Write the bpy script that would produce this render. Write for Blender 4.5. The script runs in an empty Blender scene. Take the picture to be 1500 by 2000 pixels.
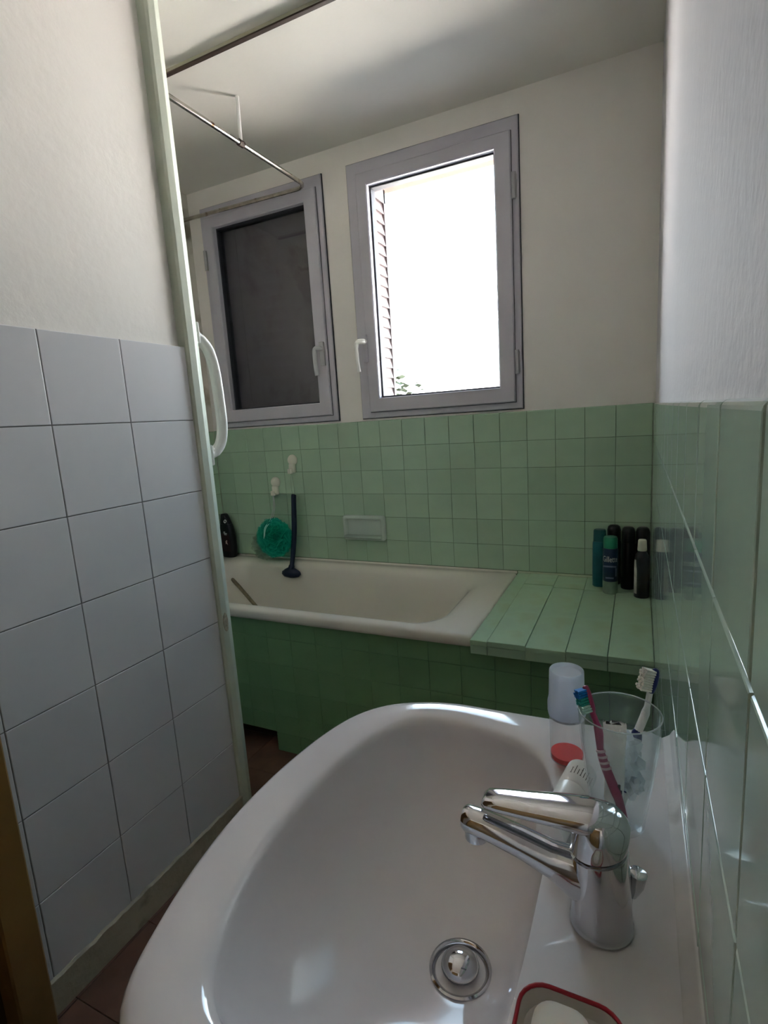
import bpy, bmesh, math, random
from mathutils import Vector, Matrix, noise
random.seed(7)
PI = math.pi
scn = bpy.context.scene
COL = scn.collection

# ------------------------------------------------------------------ camera
cam_d = bpy.data.cameras.new('camera')
cam_d.sensor_fit = 'AUTO'; cam_d.sensor_width = 36.0
cam_d.lens = 1040.28 / 2000.0 * 36.0
cam_d.clip_start = 0.01; cam_d.clip_end = 500
cam = bpy.data.objects.new('camera', cam_d); COL.objects.link(cam)
CR = ((0.9027962, 0.4253579, -0.0634803), (0.0159367, -0.1805914, -0.9834291), (-0.4297733, 0.8868243, -0.1698161))
cam.matrix_world = Matrix(((CR[0][0], -CR[1][0], -CR[2][0], -0.0461),
                           (CR[0][1], -CR[1][1], -CR[2][1], -2.1744),
                           (CR[0][2], -CR[1][2], -CR[2][2], 1.2407), (0, 0, 0, 1)))
scn.camera = cam
# ------------------------------------------------------------------ world, sun, exposure
w = bpy.data.worlds.new('sky'); scn.world = w; w.use_nodes = True
nt = w.node_tree; nt.nodes.clear()
o_ = nt.nodes.new('ShaderNodeOutputWorld'); b_ = nt.nodes.new('ShaderNodeBackground')
tc = nt.nodes.new('ShaderNodeTexCoord'); sx = nt.nodes.new('ShaderNodeSeparateXYZ'); cr = nt.nodes.new('ShaderNodeValToRGB')
ramp = cr.color_ramp        # hazy bright horizon running up into a clear blue sky
ramp.elements[0].position = 0.0; ramp.elements[0].color = (1.0, 0.99, 0.97, 1)
ramp.elements[1].position = 1.0; ramp.elements[1].color = (0.08, 0.13, 0.21, 1)
for p_, c_ in ((0.20, (0.86, 0.91, 0.94)), (0.40, (0.40, 0.51, 0.60)), (0.70, (0.13, 0.19, 0.27))):
    ramp.elements.new(p_).color = (*c_, 1)
nt.links.new(tc.outputs['Generated'], sx.inputs[0]); nt.links.new(sx.outputs['Z'], cr.inputs[0])
nt.links.new(cr.outputs[0], b_.inputs[0]); b_.inputs[1].default_value = 1.0
nt.links.new(b_.outputs[0], o_.inputs[0])
sun_d = bpy.data.lights.new('sun', 'SUN'); sun_d.energy = 26.0; sun_d.angle = 0.01; sun_d.color = (1.0, 0.95, 0.92)
sun = bpy.data.objects.new('sun', sun_d); COL.objects.link(sun)
sun.rotation_euler = (math.radians(51), 0, math.radians(24))      # high, from behind the building
por_d = bpy.data.lights.new('window_portal', 'AREA'); por_d.shape = 'RECTANGLE'; por_d.size = 0.72; por_d.size_y = 1.06
por_d.cycles.is_portal = True
por = bpy.data.objects.new('window_portal', por_d); COL.objects.link(por)
por.location = (-0.815, 0.32, 1.775); por.rotation_euler = (math.radians(-90), 0, 0)
vs = scn.view_settings
vs.view_transform = 'Standard'; vs.look = 'None'; vs.gamma = 1.0; vs.use_curve_mapping = False
vs.exposure = 4.9
scn.cycles.use_denoising = True
scn.cycles.max_bounces = 14; scn.cycles.diffuse_bounces = 8; scn.cycles.glossy_bounces = 6
scn.cycles.transparent_max_bounces = 24; scn.cycles.transmission_bounces = 10
scn.cycles.sample_clamp_indirect = 6.0
scn.cycles.blur_glossy = 0.5

# ------------------------------------------------------------------ materials
def new_mat(name):
    m = bpy.data.materials.new(name); m.use_nodes = True
    n = m.node_tree.nodes; return m, n, m.node_tree.links, n['Principled BSDF']
def mat(name, col, rough=0.5, metal=0.0, var=0.06, scale=8.0, bump=0.0, bscale=60.0, objvar=0.0, coat=0.0, trans=0.0, ior=1.45, spec=0.5, dirt=None, sss=0.0):
    m, n, l, p = new_mat(name)
    t = n.new('ShaderNodeTexCoord')
    nz = n.new('ShaderNodeTexNoise'); nz.inputs['Scale'].default_value = scale; nz.inputs['Detail'].default_value = 4
    l.new(t.outputs['Object'], nz.inputs['Vector'])
    mr = n.new('ShaderNodeMapRange'); mr.inputs[1].default_value = 0.3; mr.inputs[2].default_value = 0.7
    mr.inputs[3].default_value = 1 - var; mr.inputs[4].default_value = 1 + var
    l.new(nz.outputs[0], mr.inputs[0])
    hs = n.new('ShaderNodeHueSaturation'); hs.inputs['Color'].default_value = (*col, 1)
    v = mr.outputs[0]
    if objvar:
        oi = n.new('ShaderNodeObjectInfo'); m2 = n.new('ShaderNodeMapRange')
        m2.inputs[3].default_value = 1 - objvar; m2.inputs[4].default_value = 1 + objvar
        l.new(oi.outputs['Random'], m2.inputs[0])
        mu = n.new('ShaderNodeMath'); mu.operation = 'MULTIPLY'; l.new(v, mu.inputs[0]); l.new(m2.outputs[0], mu.inputs[1]); v = mu.outputs[0]
    l.new(v, hs.inputs['Value'])
    out = hs.outputs[0]
    if dirt:
        dc, dscale, lo, hi = dirt
        n2 = n.new('ShaderNodeTexNoise'); n2.inputs['Scale'].default_value = dscale; n2.inputs['Detail'].default_value = 6
        l.new(t.outputs['Object'], n2.inputs['Vector'])
        r2 = n.new('ShaderNodeMapRange'); r2.inputs[1].default_value = lo; r2.inputs[2].default_value = hi; l.new(n2.outputs[0], r2.inputs[0])
        mx = n.new('ShaderNodeMixRGB'); l.new(r2.outputs[0], mx.inputs[0]); l.new(out, mx.inputs[1]); mx.inputs[2].default_value = (*dc, 1); out = mx.outputs[0]
    l.new(out, p.inputs['Base Color'])
    p.inputs['Roughness'].default_value = rough; p.inputs['Metallic'].default_value = metal
    p.inputs['Coat Weight'].default_value = coat; p.inputs['Transmission Weight'].default_value = trans; p.inputs['IOR'].default_value = ior
    p.inputs['Specular IOR Level'].default_value = spec
    if sss:
        p.inputs['Subsurface Weight'].default_value = sss; p.inputs['Subsurface Radius'].default_value = (0.004, 0.003, 0.002)
    if bump:
        nb = n.new('ShaderNodeTexNoise'); nb.inputs['Scale'].default_value = bscale; nb.inputs['Detail'].default_value = 5
        l.new(t.outputs['Object'], nb.inputs['Vector'])
        bp = n.new('ShaderNodeBump'); bp.inputs['Strength'].default_value = bump; bp.inputs['Distance'].default_value = 0.004
        l.new(nb.outputs[0], bp.inputs['Height']); l.new(bp.outputs[0], p.inputs['Normal'])
    return m
def thin_mat(name, tint, refl=0.06, haze=0.0, hazecol=(0.8, 0.8, 0.8), rough=0.02, edge=0.5):
    """thin clear sheet: mostly see-through, fresnel reflection, optional cloudy diffuse share"""
    m = bpy.data.materials.new(name); m.use_nodes = True; n = m.node_tree.nodes; l = m.node_tree.links; n.clear()
    out = n.new('ShaderNodeOutputMaterial'); tr = n.new('ShaderNodeBsdfTransparent'); tr.inputs[0].default_value = (*tint, 1)
    gl = n.new('ShaderNodeBsdfGlossy'); gl.inputs['Roughness'].default_value = rough
    lw = n.new('ShaderNodeLayerWeight'); lw.inputs[0].default_value = 0.5
    pw = n.new('ShaderNodeMath'); pw.operation = 'POWER'; pw.inputs[1].default_value = 3.0; l.new(lw.outputs['Facing'], pw.inputs[0])
    mr = n.new('ShaderNodeMapRange'); mr.inputs[3].default_value = refl; mr.inputs[4].default_value = edge; l.new(pw.outputs[0], mr.inputs[0])
    mx = n.new('ShaderNodeMixShader'); l.new(mr.outputs[0], mx.inputs[0]); l.new(tr.outputs[0], mx.inputs[1]); l.new(gl.outputs[0], mx.inputs[2])
    fin = mx.outputs[0]
    if haze:
        df = n.new('ShaderNodeBsdfDiffuse'); df.inputs[0].default_value = (*hazecol, 1)
        tl = n.new('ShaderNodeBsdfTranslucent'); tl.inputs[0].default_value = (*hazecol, 1)
        m3 = n.new('ShaderNodeMixShader'); l.new(df.outputs[0], m3.inputs[1]); l.new(tl.outputs[0], m3.inputs[2])
        m4 = n.new('ShaderNodeMixShader'); m4.inputs[0].default_value = haze; l.new(fin, m4.inputs[1]); l.new(m3.outputs[0], m4.inputs[2]); fin = m4.outputs[0]
    l.new(fin, out.inputs[0]); return m

M = {}
M['plaster'] = mat('white_plaster', (0.80, 0.775, 0.74), 0.85, var=0.03, scale=3, bump=0.25, bscale=45)
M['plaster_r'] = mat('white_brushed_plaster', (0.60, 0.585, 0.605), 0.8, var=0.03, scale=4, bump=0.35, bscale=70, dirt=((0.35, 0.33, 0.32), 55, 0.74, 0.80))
M['ceiling'] = mat('ceiling_paint', (0.74, 0.72, 0.67), 0.9, var=0.03, scale=2, bump=0.15, bscale=40)
M['green'] = mat('pale_green_tile', (0.40, 0.55, 0.41), 0.22, var=0.05, scale=6, objvar=0.06)
M['green_r'] = mat('glossy_green_tile', (0.43, 0.53, 0.46), 0.07, var=0.04, scale=5, objvar=0.05, bump=0.05, bscale=9, spec=0.6)
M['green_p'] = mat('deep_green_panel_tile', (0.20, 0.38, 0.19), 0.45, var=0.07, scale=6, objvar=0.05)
M['green_d'] = mat('green_ledge_tile', (0.42, 0.60, 0.42), 0.28, var=0.08, scale=9, objvar=0.04, dirt=((0.33, 0.42, 0.20), 9, 0.5, 0.85))
M['grout'] = mat('green_grout', (0.17, 0.23, 0.16), 0.9, var=0.15, scale=30, dirt=((0.10, 0.13, 0.08), 12, 0.5, 0.7))
M['grout_dark'] = mat('dark_grout', (0.07, 0.085, 0.07), 0.9, var=0.2, scale=30)
M['grout_grey'] = mat('grey_grout', (0.16, 0.155, 0.15), 0.9, var=0.3, scale=20)
M['white_tile'] = mat('white_wall_tile', (0.63, 0.625, 0.65), 0.30, var=0.025, scale=3, objvar=0.02, bump=0.03, bscale=14)
M['plinth'] = mat('cream_plinth', (0.46, 0.41, 0.31), 0.7, var=0.12, scale=14, bump=0.6, bscale=55, dirt=((0.20, 0.17, 0.12), 11, 0.58, 0.7))
M['post'] = mat('pale_green_paint', (0.59, 0.64, 0.55), 0.38, var=0.04, scale=6, bump=0.15, bscale=25)
M['floor'] = mat('red_brown_floor', (0.15, 0.075, 0.05), 0.45, var=0.25, scale=9, objvar=0.12, bump=0.1, bscale=50)
M['floor_joint'] = mat('floor_joint', (0.06, 0.035, 0.025), 0.9)
M['wood'] = mat('orange_brown_wood', (0.25, 0.14, 0.04), 0.5, var=0.2, scale=5, bump=0.1, bscale=30)
M['wood_dark'] = mat('dark_brown_wood', (0.12, 0.06, 0.02), 0.5, var=0.2, scale=5)
M['wframe'] = mat('grey_white_window_paint', (0.50, 0.485, 0.55), 0.4, var=0.04, scale=7, bump=0.05, bscale=30)
M['gasket'] = mat('dark_gasket', (0.03, 0.03, 0.04), 0.6)
M['white_pl'] = mat('white_plastic', (0.82, 0.82, 0.80), 0.28, var=0.02)
M['grey_pl'] = mat('grey_white_plastic', (0.56, 0.56, 0.58), 0.35, var=0.02)
M['cream_pl'] = mat('cream_plastic', (0.76, 0.74, 0.64), 0.35, var=0.03)
M['grey_metal'] = mat('grey_painted_metal', (0.42, 0.42, 0.44), 0.4, 0.3)
M['chrome'] = mat('chrome', (0.60, 0.60, 0.63), 0.07, 1.0, var=0.03, scale=12)
M['chrome_old'] = mat('tarnished_chrome', (0.62, 0.58, 0.52), 0.22, 1.0, var=0.15, scale=30, dirt=((0.20, 0.10, 0.05), 26, 0.58, 0.7))
M['ceramic'] = mat('white_sanitary_ceramic', (0.66, 0.625, 0.635), 0.10, var=0.015, scale=3, coat=0.3)
M['enamel'] = mat('cream_enamel', (0.76, 0.73, 0.655), 0.16, var=0.02, scale=3)
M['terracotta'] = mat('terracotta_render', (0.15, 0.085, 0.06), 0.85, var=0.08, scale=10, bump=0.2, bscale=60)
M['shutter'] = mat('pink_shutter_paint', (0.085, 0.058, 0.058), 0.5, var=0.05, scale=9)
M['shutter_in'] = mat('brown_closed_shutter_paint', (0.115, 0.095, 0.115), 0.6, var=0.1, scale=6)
M['black_pl'] = mat('black_plastic', (0.008, 0.008, 0.012), 0.3, var=0.1)
M['navy'] = mat('navy_plastic', (0.006, 0.014, 0.045), 0.35, var=0.1)
M['blackred'] = mat('dark_print', (0.035, 0.012, 0.016), 0.4, var=0.3, scale=30)
M['print'] = mat('pale_print', (0.62, 0.62, 0.64), 0.5, var=0.1, scale=40)
M['print_red'] = mat('pinkish_print', (0.55, 0.38, 0.36), 0.5)
M['teal_pl'] = mat('teal_bottle_plastic', (0.01, 0.13, 0.16), 0.35, var=0.15, scale=14)
M['gel_blue'] = mat('dark_blue_can', (0.008, 0.025, 0.075), 0.3, var=0.15, scale=20)
M['gel_green'] = mat('green_cap_plastic', (0.02, 0.22, 0.13), 0.3, var=0.2, scale=25)
M['gel_grey'] = mat('grey_green_can_base', (0.22, 0.30, 0.24), 0.35, 0.2, var=0.2, scale=30)
M['label'] = mat('pale_bottle_label', (0.50, 0.48, 0.46), 0.5, var=0.25, scale=60)
M['grout_mid'] = mat('ledge_grout', (0.14, 0.19, 0.12), 0.9, var=0.3, scale=20)
M['ink'] = mat('dark_ink', (0.05, 0.04, 0.04), 0.6)
M['sealant'] = mat('white_sealant', (0.64, 0.615, 0.60), 0.16, var=0.05, scale=20, dirt=((0.34, 0.30, 0.27), 14, 0.62, 0.8))
M['dark'] = mat('cavity_shade_paint', (0.012, 0.011, 0.010), 0.9)  # black paint standing in for the shade inside openings
M['stick'] = mat('weathered_brown_stick', (0.20, 0.165, 0.10), 0.6, var=0.2, scale=30)
M['rail'] = mat('olive_painted_rail', (0.40, 0.38, 0.30), 0.6)
M['rail_dark'] = mat('dark_brown_rail_slot', (0.05, 0.03, 0.022), 0.6)
M['cap'] = mat('frosted_cap_plastic', (0.80, 0.82, 0.87), 0.35, var=0.04, scale=30)
M['red_liq'] = mat('red_liquid', (0.75, 0.012, 0.012), 0.12, var=0.05)
M['pink_pl'] = mat('raspberry_plastic', (0.36, 0.045, 0.12), 0.35, var=0.06)
M['pink_rub'] = mat('pale_pink_grip', (0.66, 0.42, 0.47), 0.6)
M['blue_br'] = mat('blue_bristle', (0.0, 0.16, 0.55), 0.6, var=0.2, scale=300)
M['green_br'] = mat('green_bristle', (0.02, 0.33, 0.30), 0.6, var=0.2, scale=300)
M['pale_br'] = mat('pale_mint_bristle', (0.50, 0.72, 0.66), 0.6, var=0.1, scale=300)
M['white_br'] = mat('white_bristle', (0.84, 0.81, 0.74), 0.6, var=0.05, scale=300)
M['blue_pl'] = mat('dark_blue_grip', (0.008, 0.02, 0.13), 0.4)
M['red_rim'] = mat('red_plastic_rim', (0.36, 0.008, 0.02), 0.3)
M['dish'] = mat('greyish_plastic_dish', (0.55, 0.50, 0.46), 0.35)
M['soap'] = mat('cream_soap', (0.80, 0.755, 0.69), 0.45, var=0.03, sss=0.3)
M['tube'] = mat('white_tube_plastic', (0.80, 0.79, 0.78), 0.25, var=0.02)
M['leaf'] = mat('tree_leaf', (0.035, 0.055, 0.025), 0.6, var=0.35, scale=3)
M['bark'] = mat('bark', (0.14, 0.10, 0.07), 0.9)
M['ground'] = mat('sunlit_ground', (0.36, 0.34, 0.325), 0.95, var=0.2, scale=0.3)
M['pane'] = thin_mat('window_pane', (0.93, 0.95, 0.95), 0.05)
M['glass'] = thin_mat('tumbler_glass', (0.955, 0.97, 0.97), 0.025, 0.028, (0.90, 0.94, 0.96), 0.03, 0.55)
M['clear_pl'] = thin_mat('clear_bottle_plastic', (0.93, 0.93, 0.93), 0.05, 0.10, (0.85, 0.85, 0.86), 0.05, 0.5)
M['frost'] = thin_mat('frosted_cap', (0.92, 0.93, 0.96), 0.05, 0.46, (0.86, 0.88, 0.94), 0.2, 0.3)
M['film'] = thin_mat('clear_crumpled_film', (0.93, 0.95, 0.95), 0.22, 0.55, (0.9, 0.93, 0.95), 0.08, 0.7)
M['net'] = thin_mat('teal_net', (0.70, 0.95, 0.90), 0.0, 0.34, (0.06, 0.80, 0.68), 0.8, 0.0)
M['net_w'] = thin_mat('pale_net', (0.92, 0.95, 0.92), 0.0, 0.22, (0.75, 0.80, 0.72), 0.8, 0.0)

# ------------------------------------------------------------------ mesh helpers
def obj(name, bm, m, parent=None, smooth=False, loc=None):
    me = bpy.data.meshes.new(name); bm.normal_update(); bm.to_mesh(me); bm.free()
    ms = m if isinstance(m, (list, tuple)) else [m]
    for k in ms: me.materials.append(M[k] if isinstance(k, str) else k)
    if smooth:
        for p in me.polygons: p.use_smooth = True
    o = bpy.data.objects.new(name, me); COL.objects.link(o)
    if parent: o.parent = parent
    if loc: o.location = loc
    return o
def smooth_angle(o, deg=35):
    me = o.data
    for p in me.polygons: p.use_smooth = True
    bm = bmesh.new(); bm.from_mesh(me)
    for e in bm.edges:
        if len(e.link_faces) == 2 and e.calc_face_angle(0) > math.radians(deg): e.smooth = False
    bm.to_mesh(me); bm.free(); return o
def tag(o, label=None, cat=None, group=None, kind=None):
    if label: o['label'] = label
    if cat: o['category'] = cat
    if group: o['group'] = group
    if kind: o['kind'] = kind
    return o
def thing(name, label, cat, loc=(0, 0, 0), group=None, rz=0.0):
    o = bpy.data.objects.new(name, None); COL.objects.link(o); o.empty_display_size = 0.05
    o.location = loc; o.rotation_euler = (0, 0, rz); return tag(o, label, cat, group)
def struct(name, bm, m, parent=None, label=None, cat=None):
    o = obj(name, bm, m, parent)
    if not parent: tag(o, label, cat, None, 'structure')
    return o
def box(bm, x0, x1, y0, y1, z0, z1, bev=0.0, seg=1, mi=0):
    vs = [bm.verts.new((x, y, z)) for x in (x0, x1) for y in (y0, y1) for z in (z0, z1)]
    q = [(0, 1, 3, 2), (4, 6, 7, 5), (0, 4, 5, 1), (2, 3, 7, 6), (0, 2, 6, 4), (1, 5, 7, 3)]
    fs = [bm.faces.new([vs[i] for i in f]) for f in q]
    for f in fs: f.material_index = mi
    if bev:
        es = list({e for f in fs for e in f.edges})
        r = bmesh.ops.bevel(bm, geom=es, offset=bev, segments=seg, affect='EDGES', profile=0.5)
        for f in r['faces']: f.material_index = mi
    return vs
def loft(bm, rings, cap0=True, cap1=True, closed=True, mi=0):
    R = [[bm.verts.new(p) for p in r] for r in rings]
    n = len(R[0])
    for a, b in zip(R[:-1], R[1:]):
        for i in range(n if closed else n - 1):
            j = (i + 1) % n
            try: f = bm.faces.new((a[i], a[j], b[j], b[i])); f.material_index = mi
            except ValueError: pass
    if cap0: f = bm.faces.new(list(reversed(R[0]))); f.material_index = mi
    if cap1: f = bm.faces.new(R[-1]); f.material_index = mi
    return R
def lathe(bm, prof, n=32, c=(0, 0), cap0=True, cap1=True, sx=1.0, sy=1.0, mi=0):
    return loft(bm, [[(c[0] + r * sx * math.cos(2 * PI * i / n), c[1] + r * sy * math.sin(2 * PI * i / n), z) for i in range(n)] for r, z in prof], cap0, cap1, mi=mi)
def frame_axes(t):
    t = t.normalized(); u = Vector((0, 0, 1)) if abs(t.z) < 0.9 else Vector((1, 0, 0))
    a = t.cross(u).normalized(); return a, a.cross(t).normalized()
def tube(bm, pts, rad, n=12, cap=True, mi=0, sx=1.0):
    pts = [Vector(p) for p in pts]; rings = []; a = None
    for i, p in enumerate(pts):
        t = (pts[min(i + 1, len(pts) - 1)] - pts[max(i - 1, 0)]).normalized()
        if a is None: a, b = frame_axes(t)
        else:
            a = (a - t * a.dot(t)).normalized()
        b = a.cross(t).normalized()
        r = rad[i] if isinstance(rad, (list, tuple)) else rad
        rings.append([p + (a * math.cos(2 * PI * k / n) * sx + b * math.sin(2 * PI * k / n)) * r for k in range(n)])
    return loft(bm, rings, cap, cap, mi=mi)
def spline(pts, n=6, closed=False):
    pts = [Vector(p) for p in pts]; out = []; N = len(pts)
    for i in range(N if closed else N - 1):
        g = lambda k: pts[k % N] if closed else pts[max(0, min(N - 1, k))]
        p0, p1, p2, p3 = g(i - 1), g(i), g(i + 1), g(i + 2)
        for k in range(n):
            t = k / n
            out.append(0.5 * ((2 * p1) + (p2 - p0) * t + (2 * p0 - 5 * p1 + 4 * p2 - p3) * t * t + (3 * p1 - p0 - 3 * p2 + p3) * t ** 3))
    if not closed: out.append(pts[-1])
    return out
def rrect(x0, x1, y0, y1, r, z, n=8):
    out = []
    for cx, cy, a0 in ((x1 - r, y1 - r, 0), (x0 + r, y1 - r, PI / 2), (x0 + r, y0 + r, PI), (x1 - r, y0 + r, 1.5 * PI)):
        for k in range(n + 1):
            a = a0 + PI / 2 * k / n; out.append((cx + r * math.cos(a), cy + r * math.sin(a), z))
    return out
def tile_mesh(name, w, h, t, bev=0.0012, m='green', top_round=0.0):
    """a tile lying in local XY, face towards +Z, chamfered face edge (top edge rounded for a bullnose)"""
    bm = bmesh.new(); w2, h2 = w / 2, h / 2
    def ring(dx, dy0, dy1, z): return [(-w2 + dx, -h2 + dy0, z), (w2 - dx, -h2 + dy0, z), (w2 - dx, h2 - dy1, z), (-w2 + dx, h2 - dy1, z)]
    if top_round:
        rs = [ring(0, 0, 0, 0), ring(0, 0, 0, t - top_round)]
        for k in range(1, 5):
            a = PI / 2 * k / 4
            rs.append(ring(bev * (1 - math.cos(a)), bev * (1 - math.cos(a)), top_round * (1 - math.cos(a)), t - top_round + top_round * math.sin(a)))
    else:
        rs = [ring(0, 0, 0, 0), ring(0, 0, 0, t - bev), ring(bev * 0.35, bev * 0.35, bev * 0.35, t - bev * 0.3), ring(bev, bev, bev, t)]
    loft(bm, rs); me = bpy.data.meshes.new(name); bm.normal_update(); bm.to_mesh(me); bm.free(); me.materials.append(M[m]); return me
ORI = {'-y': Matrix(((1, 0, 0), (0, 0, -1), (0, 1, 0))), '-x': Matrix(((0, 0, -1), (-1, 0, 0), (0, 1, 0))),
       '+x': Matrix(((0, 0, 1), (1, 0, 0), (0, 1, 0))), '+z': Matrix(((1, 0, 0), (0, 1, 0), (0, 0, 1)))}
def put_tile(me, name, parent, loc, ori, wob=0.0):
    o = bpy.data.objects.new(name, me); COL.objects.link(o); o.parent = parent
    r = ORI[ori].to_4x4()
    if wob: r = r @ Matrix.Rotation(random.uniform(-wob, wob), 4, 'X') @ Matrix.Rotation(random.uniform(-wob, wob), 4, 'Y')
    o.matrix_local = Matrix.Translation(loc) @ r
    return o
def text_bm(txt, size, wrap=None, xs=1.0):
    """flat lettering as a mesh in local XZ facing -Y; wrap = radius bends it round a can's front"""
    cu = bpy.data.curves.new('lettering', 'FONT'); cu.body = txt; cu.size = size; cu.align_x = 'CENTER'; cu.resolution_u = 2
    to = bpy.data.objects.new('lettering_tmp', cu); COL.objects.link(to)
    dg = bpy.context.evaluated_depsgraph_get(); me = bpy.data.meshes.new_from_object(to.evaluated_get(dg))
    bm = bmesh.new(); bm.from_mesh(me); bpy.data.objects.remove(to); bpy.data.meshes.remove(me); bpy.data.curves.remove(cu)
    if wrap: bmesh.ops.subdivide_edges(bm, edges=[e for e in bm.edges if e.calc_length() > size * 0.25], cuts=2)
    for v in bm.verts:
        x, y = v.co.x * xs, v.co.y
        if wrap: v.co = (wrap * math.sin(x / wrap), -wrap * math.cos(x / wrap), y)
        else: v.co = (x, 0, y)
    return bm

# ================================================================== SETTING
CEIL = 2.385; XR = 0.0; XL = -1.181; XE = -2.06; YB = -3.0
T = 0.108
# ---- floor of small red-brown tiles
bm = bmesh.new(); box(bm, -2.3, 0.3, YB - 0.2, 0.3, -0.12, -0.004)
floor = struct('floor', bm, 'floor_joint')
tm = tile_mesh('floor_tile', 0.1985, 0.1985, 0.006, 0.0012, 'floor')
for i in range(11):
    for j in range(15):
        put_tile(tm, 'floor_tile', floor, (-0.1 - 0.2 * i + 0.03, -0.1 - 0.2 * j, -0.006), '+z', 0.002)
# ---- ceiling
bm = bmesh.new(); box(bm, -2.3, 0.3, YB - 0.2, 0.3, CEIL, CEIL + 0.15)
struct('ceiling', bm, 'ceiling')
# ---- far wall with two window openings
W2 = (-1.172, -0.460, 1.252, 2.296); W1 = (-1.984, -1.298, 1.252, 2.296)
PF = 0.006
bm = bmesh.new()
o1 = (W1[0] + 0.02, W1[1] - 0.02, W1[2] + 0.02, W1[3] - 0.012); o2 = (W2[0] + 0.02, W2[1] - 0.02, W2[2] + 0.02, W2[3] - 0.012)
box(bm, -2.3, 0.3, PF, 0.30, 0.0, o1[2]); box(bm, -2.3, 0.3, PF, 0.30, o1[3], CEIL)
box(bm, -2.3, o1[0], PF, 0.30, o1[2], o1[3]); box(bm, o1[1], o2[0], PF, 0.30, o1[2], o1[3]); box(bm, o2[1], 0.3, PF, 0.30, o1[2], o1[3])
wall_far = struct('wall_far', bm, 'plaster')
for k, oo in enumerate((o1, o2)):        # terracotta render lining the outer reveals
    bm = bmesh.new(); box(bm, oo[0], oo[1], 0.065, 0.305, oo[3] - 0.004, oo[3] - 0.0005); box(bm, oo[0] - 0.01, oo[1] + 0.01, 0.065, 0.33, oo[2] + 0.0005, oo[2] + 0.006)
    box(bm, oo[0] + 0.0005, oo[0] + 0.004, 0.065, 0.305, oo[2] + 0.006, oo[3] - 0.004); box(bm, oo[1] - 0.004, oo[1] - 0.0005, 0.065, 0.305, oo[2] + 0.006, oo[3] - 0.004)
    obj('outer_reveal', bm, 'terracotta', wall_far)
bm = bmesh.new(); box(bm, XE, -0.0005, 0.0016, PF + 0.001, 0.40, 1.240); obj('grout', bm, 'grout', wall_far)
ROWZ = 1.1245
ft = tile_mesh('tile', T - 0.0016, T - 0.0016, 0.0045, 0.0009, 'green')
ftc = tile_mesh('tile_corner', 0.1237 - 0.002, T - 0.0016, 0.0045, 0.0009, 'green')
ftl = tile_mesh('tile_left', 0.1043, T - 0.0016, 0.0045, 0.0009, 'green')
th = 1.241 - ROWZ
ftt = tile_mesh('tile_top', T - 0.0016, th - 0.0008, 0.006, 0.0009, 'green', 0.005)
ftct = tile_mesh('tile_corner_top', 0.1217, th - 0.0008, 0.006, 0.0009, 'green', 0.005)
for j in range(6):
    z = ROWZ + th / 2 if j == 0 else ROWZ - T * (j - 0.5)
    put_tile(ftct if j == 0 else ftc, 'tile', wall_far, (-0.1237 / 2 - 0.0004, 0.0045, z), '-y', 0.0015)
    for i in range(17):
        put_tile(ftt if j == 0 else ft, 'tile', wall_far, (-0.1237 - T * (i + 0.5), 0.0045, z), '-y', 0.0015)
    x0 = -0.1237 - T * 17
    me = tile_mesh('tile_end', x0 - XE - 0.002, (th if j == 0 else T) - 0.0016, 0.0045, 0.0009, 'green')
    put_tile(me, 'tile', wall_far, ((x0 + XE) / 2, 0.0045, z), '-y')
# ---- right wall
bm = bmesh.new(); box(bm, 0.006, 0.3, YB - 0.2, PF, 0.0, CEIL)
wall_right = struct('wall_right', bm, 'plaster_r')
bm = bmesh.new(); box(bm, 0.0022, 0.0068, -2.72, 0.0, 0.0, 1.236); obj('grout', bm, 'grout_dark', wall_right)
SV = 0.1326; ZT = 1.2405
rt = tile_mesh('tile', SV - 0.002, 0.132 - 0.002, 0.006, 0.0016, 'green_r')
rtt = tile_mesh('tile_top', SV - 0.002, 0.128 - 0.001, 0.0065, 0.0045, 'green_r', 0.0055)
for i in range(20):
    y = -1.9101 + SV * (14.5 - i)
    y1 = min(y + SV / 2, -0.0005); y0 = y - SV / 2
    if y1 - y0 < 0.02: continue
    full = abs(y1 - y0 - SV) < 1e-3
    for j in range(9):
        z = ZT - 0.064 if j == 0 else 1.1121 - 0.132 * (j - 0.5)
        me = (rtt if j == 0 else rt)
        if not full: me = tile_mesh('tile_cut', y1 - y0 - 0.002, (0.127 if j == 0 else 0.130), 0.006, 0.0016, 'green_r')
        put_tile(me, 'tile', wall_right, (0.006, (y0 + y1) / 2, z), '-x', 0.0018)
# ---- left partition, plinth, tiles
YC = -1.0233; DJ = -1.662
bm = bmesh.new(); box(bm, -1.262, XL - 0.026, DJ, YC + 0.004, 0.0, CEIL)
wall_left = struct('wall_left', bm, 'plaster')
bm = bmesh.new(); box(bm, XL - 0.0262, XL - 0.008, DJ, YC - 0.030, 1.4735, CEIL); obj('plaster_coat', bm, 'plaster', wall_left)
bm = bmesh.new(); box(bm, XL - 0.0262, XL - 0.0022, DJ + 0.001, YC - 0.0005, 0.0, 1.4725); obj('grout', bm, 'grout_grey', wall_left)
lt = tile_mesh('tile', 0.1980, 0.1980, 0.010, 0.0014, 'white_tile')
yb = [YC, -1.2321, -1.4321, -1.6321, DJ]
for a in range(4):
    y1, y0 = yb[a], yb[a + 1]
    me = lt if abs(y1 - y0 - 0.2) < 1e-6 else tile_mesh('tile_cut', y1 - y0 - 0.002, 0.198, 0.010, 0.0014, 'white_tile')
    for j in range(7):
        put_tile(me, 'tile', wall_left, (XL - 0.010, (y0 + y1) / 2, 1.4745 - 0.2 * (j + 0.5)), '+x', 0.0012)
bm = bmesh.new()
n = 60; prof = []
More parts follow.
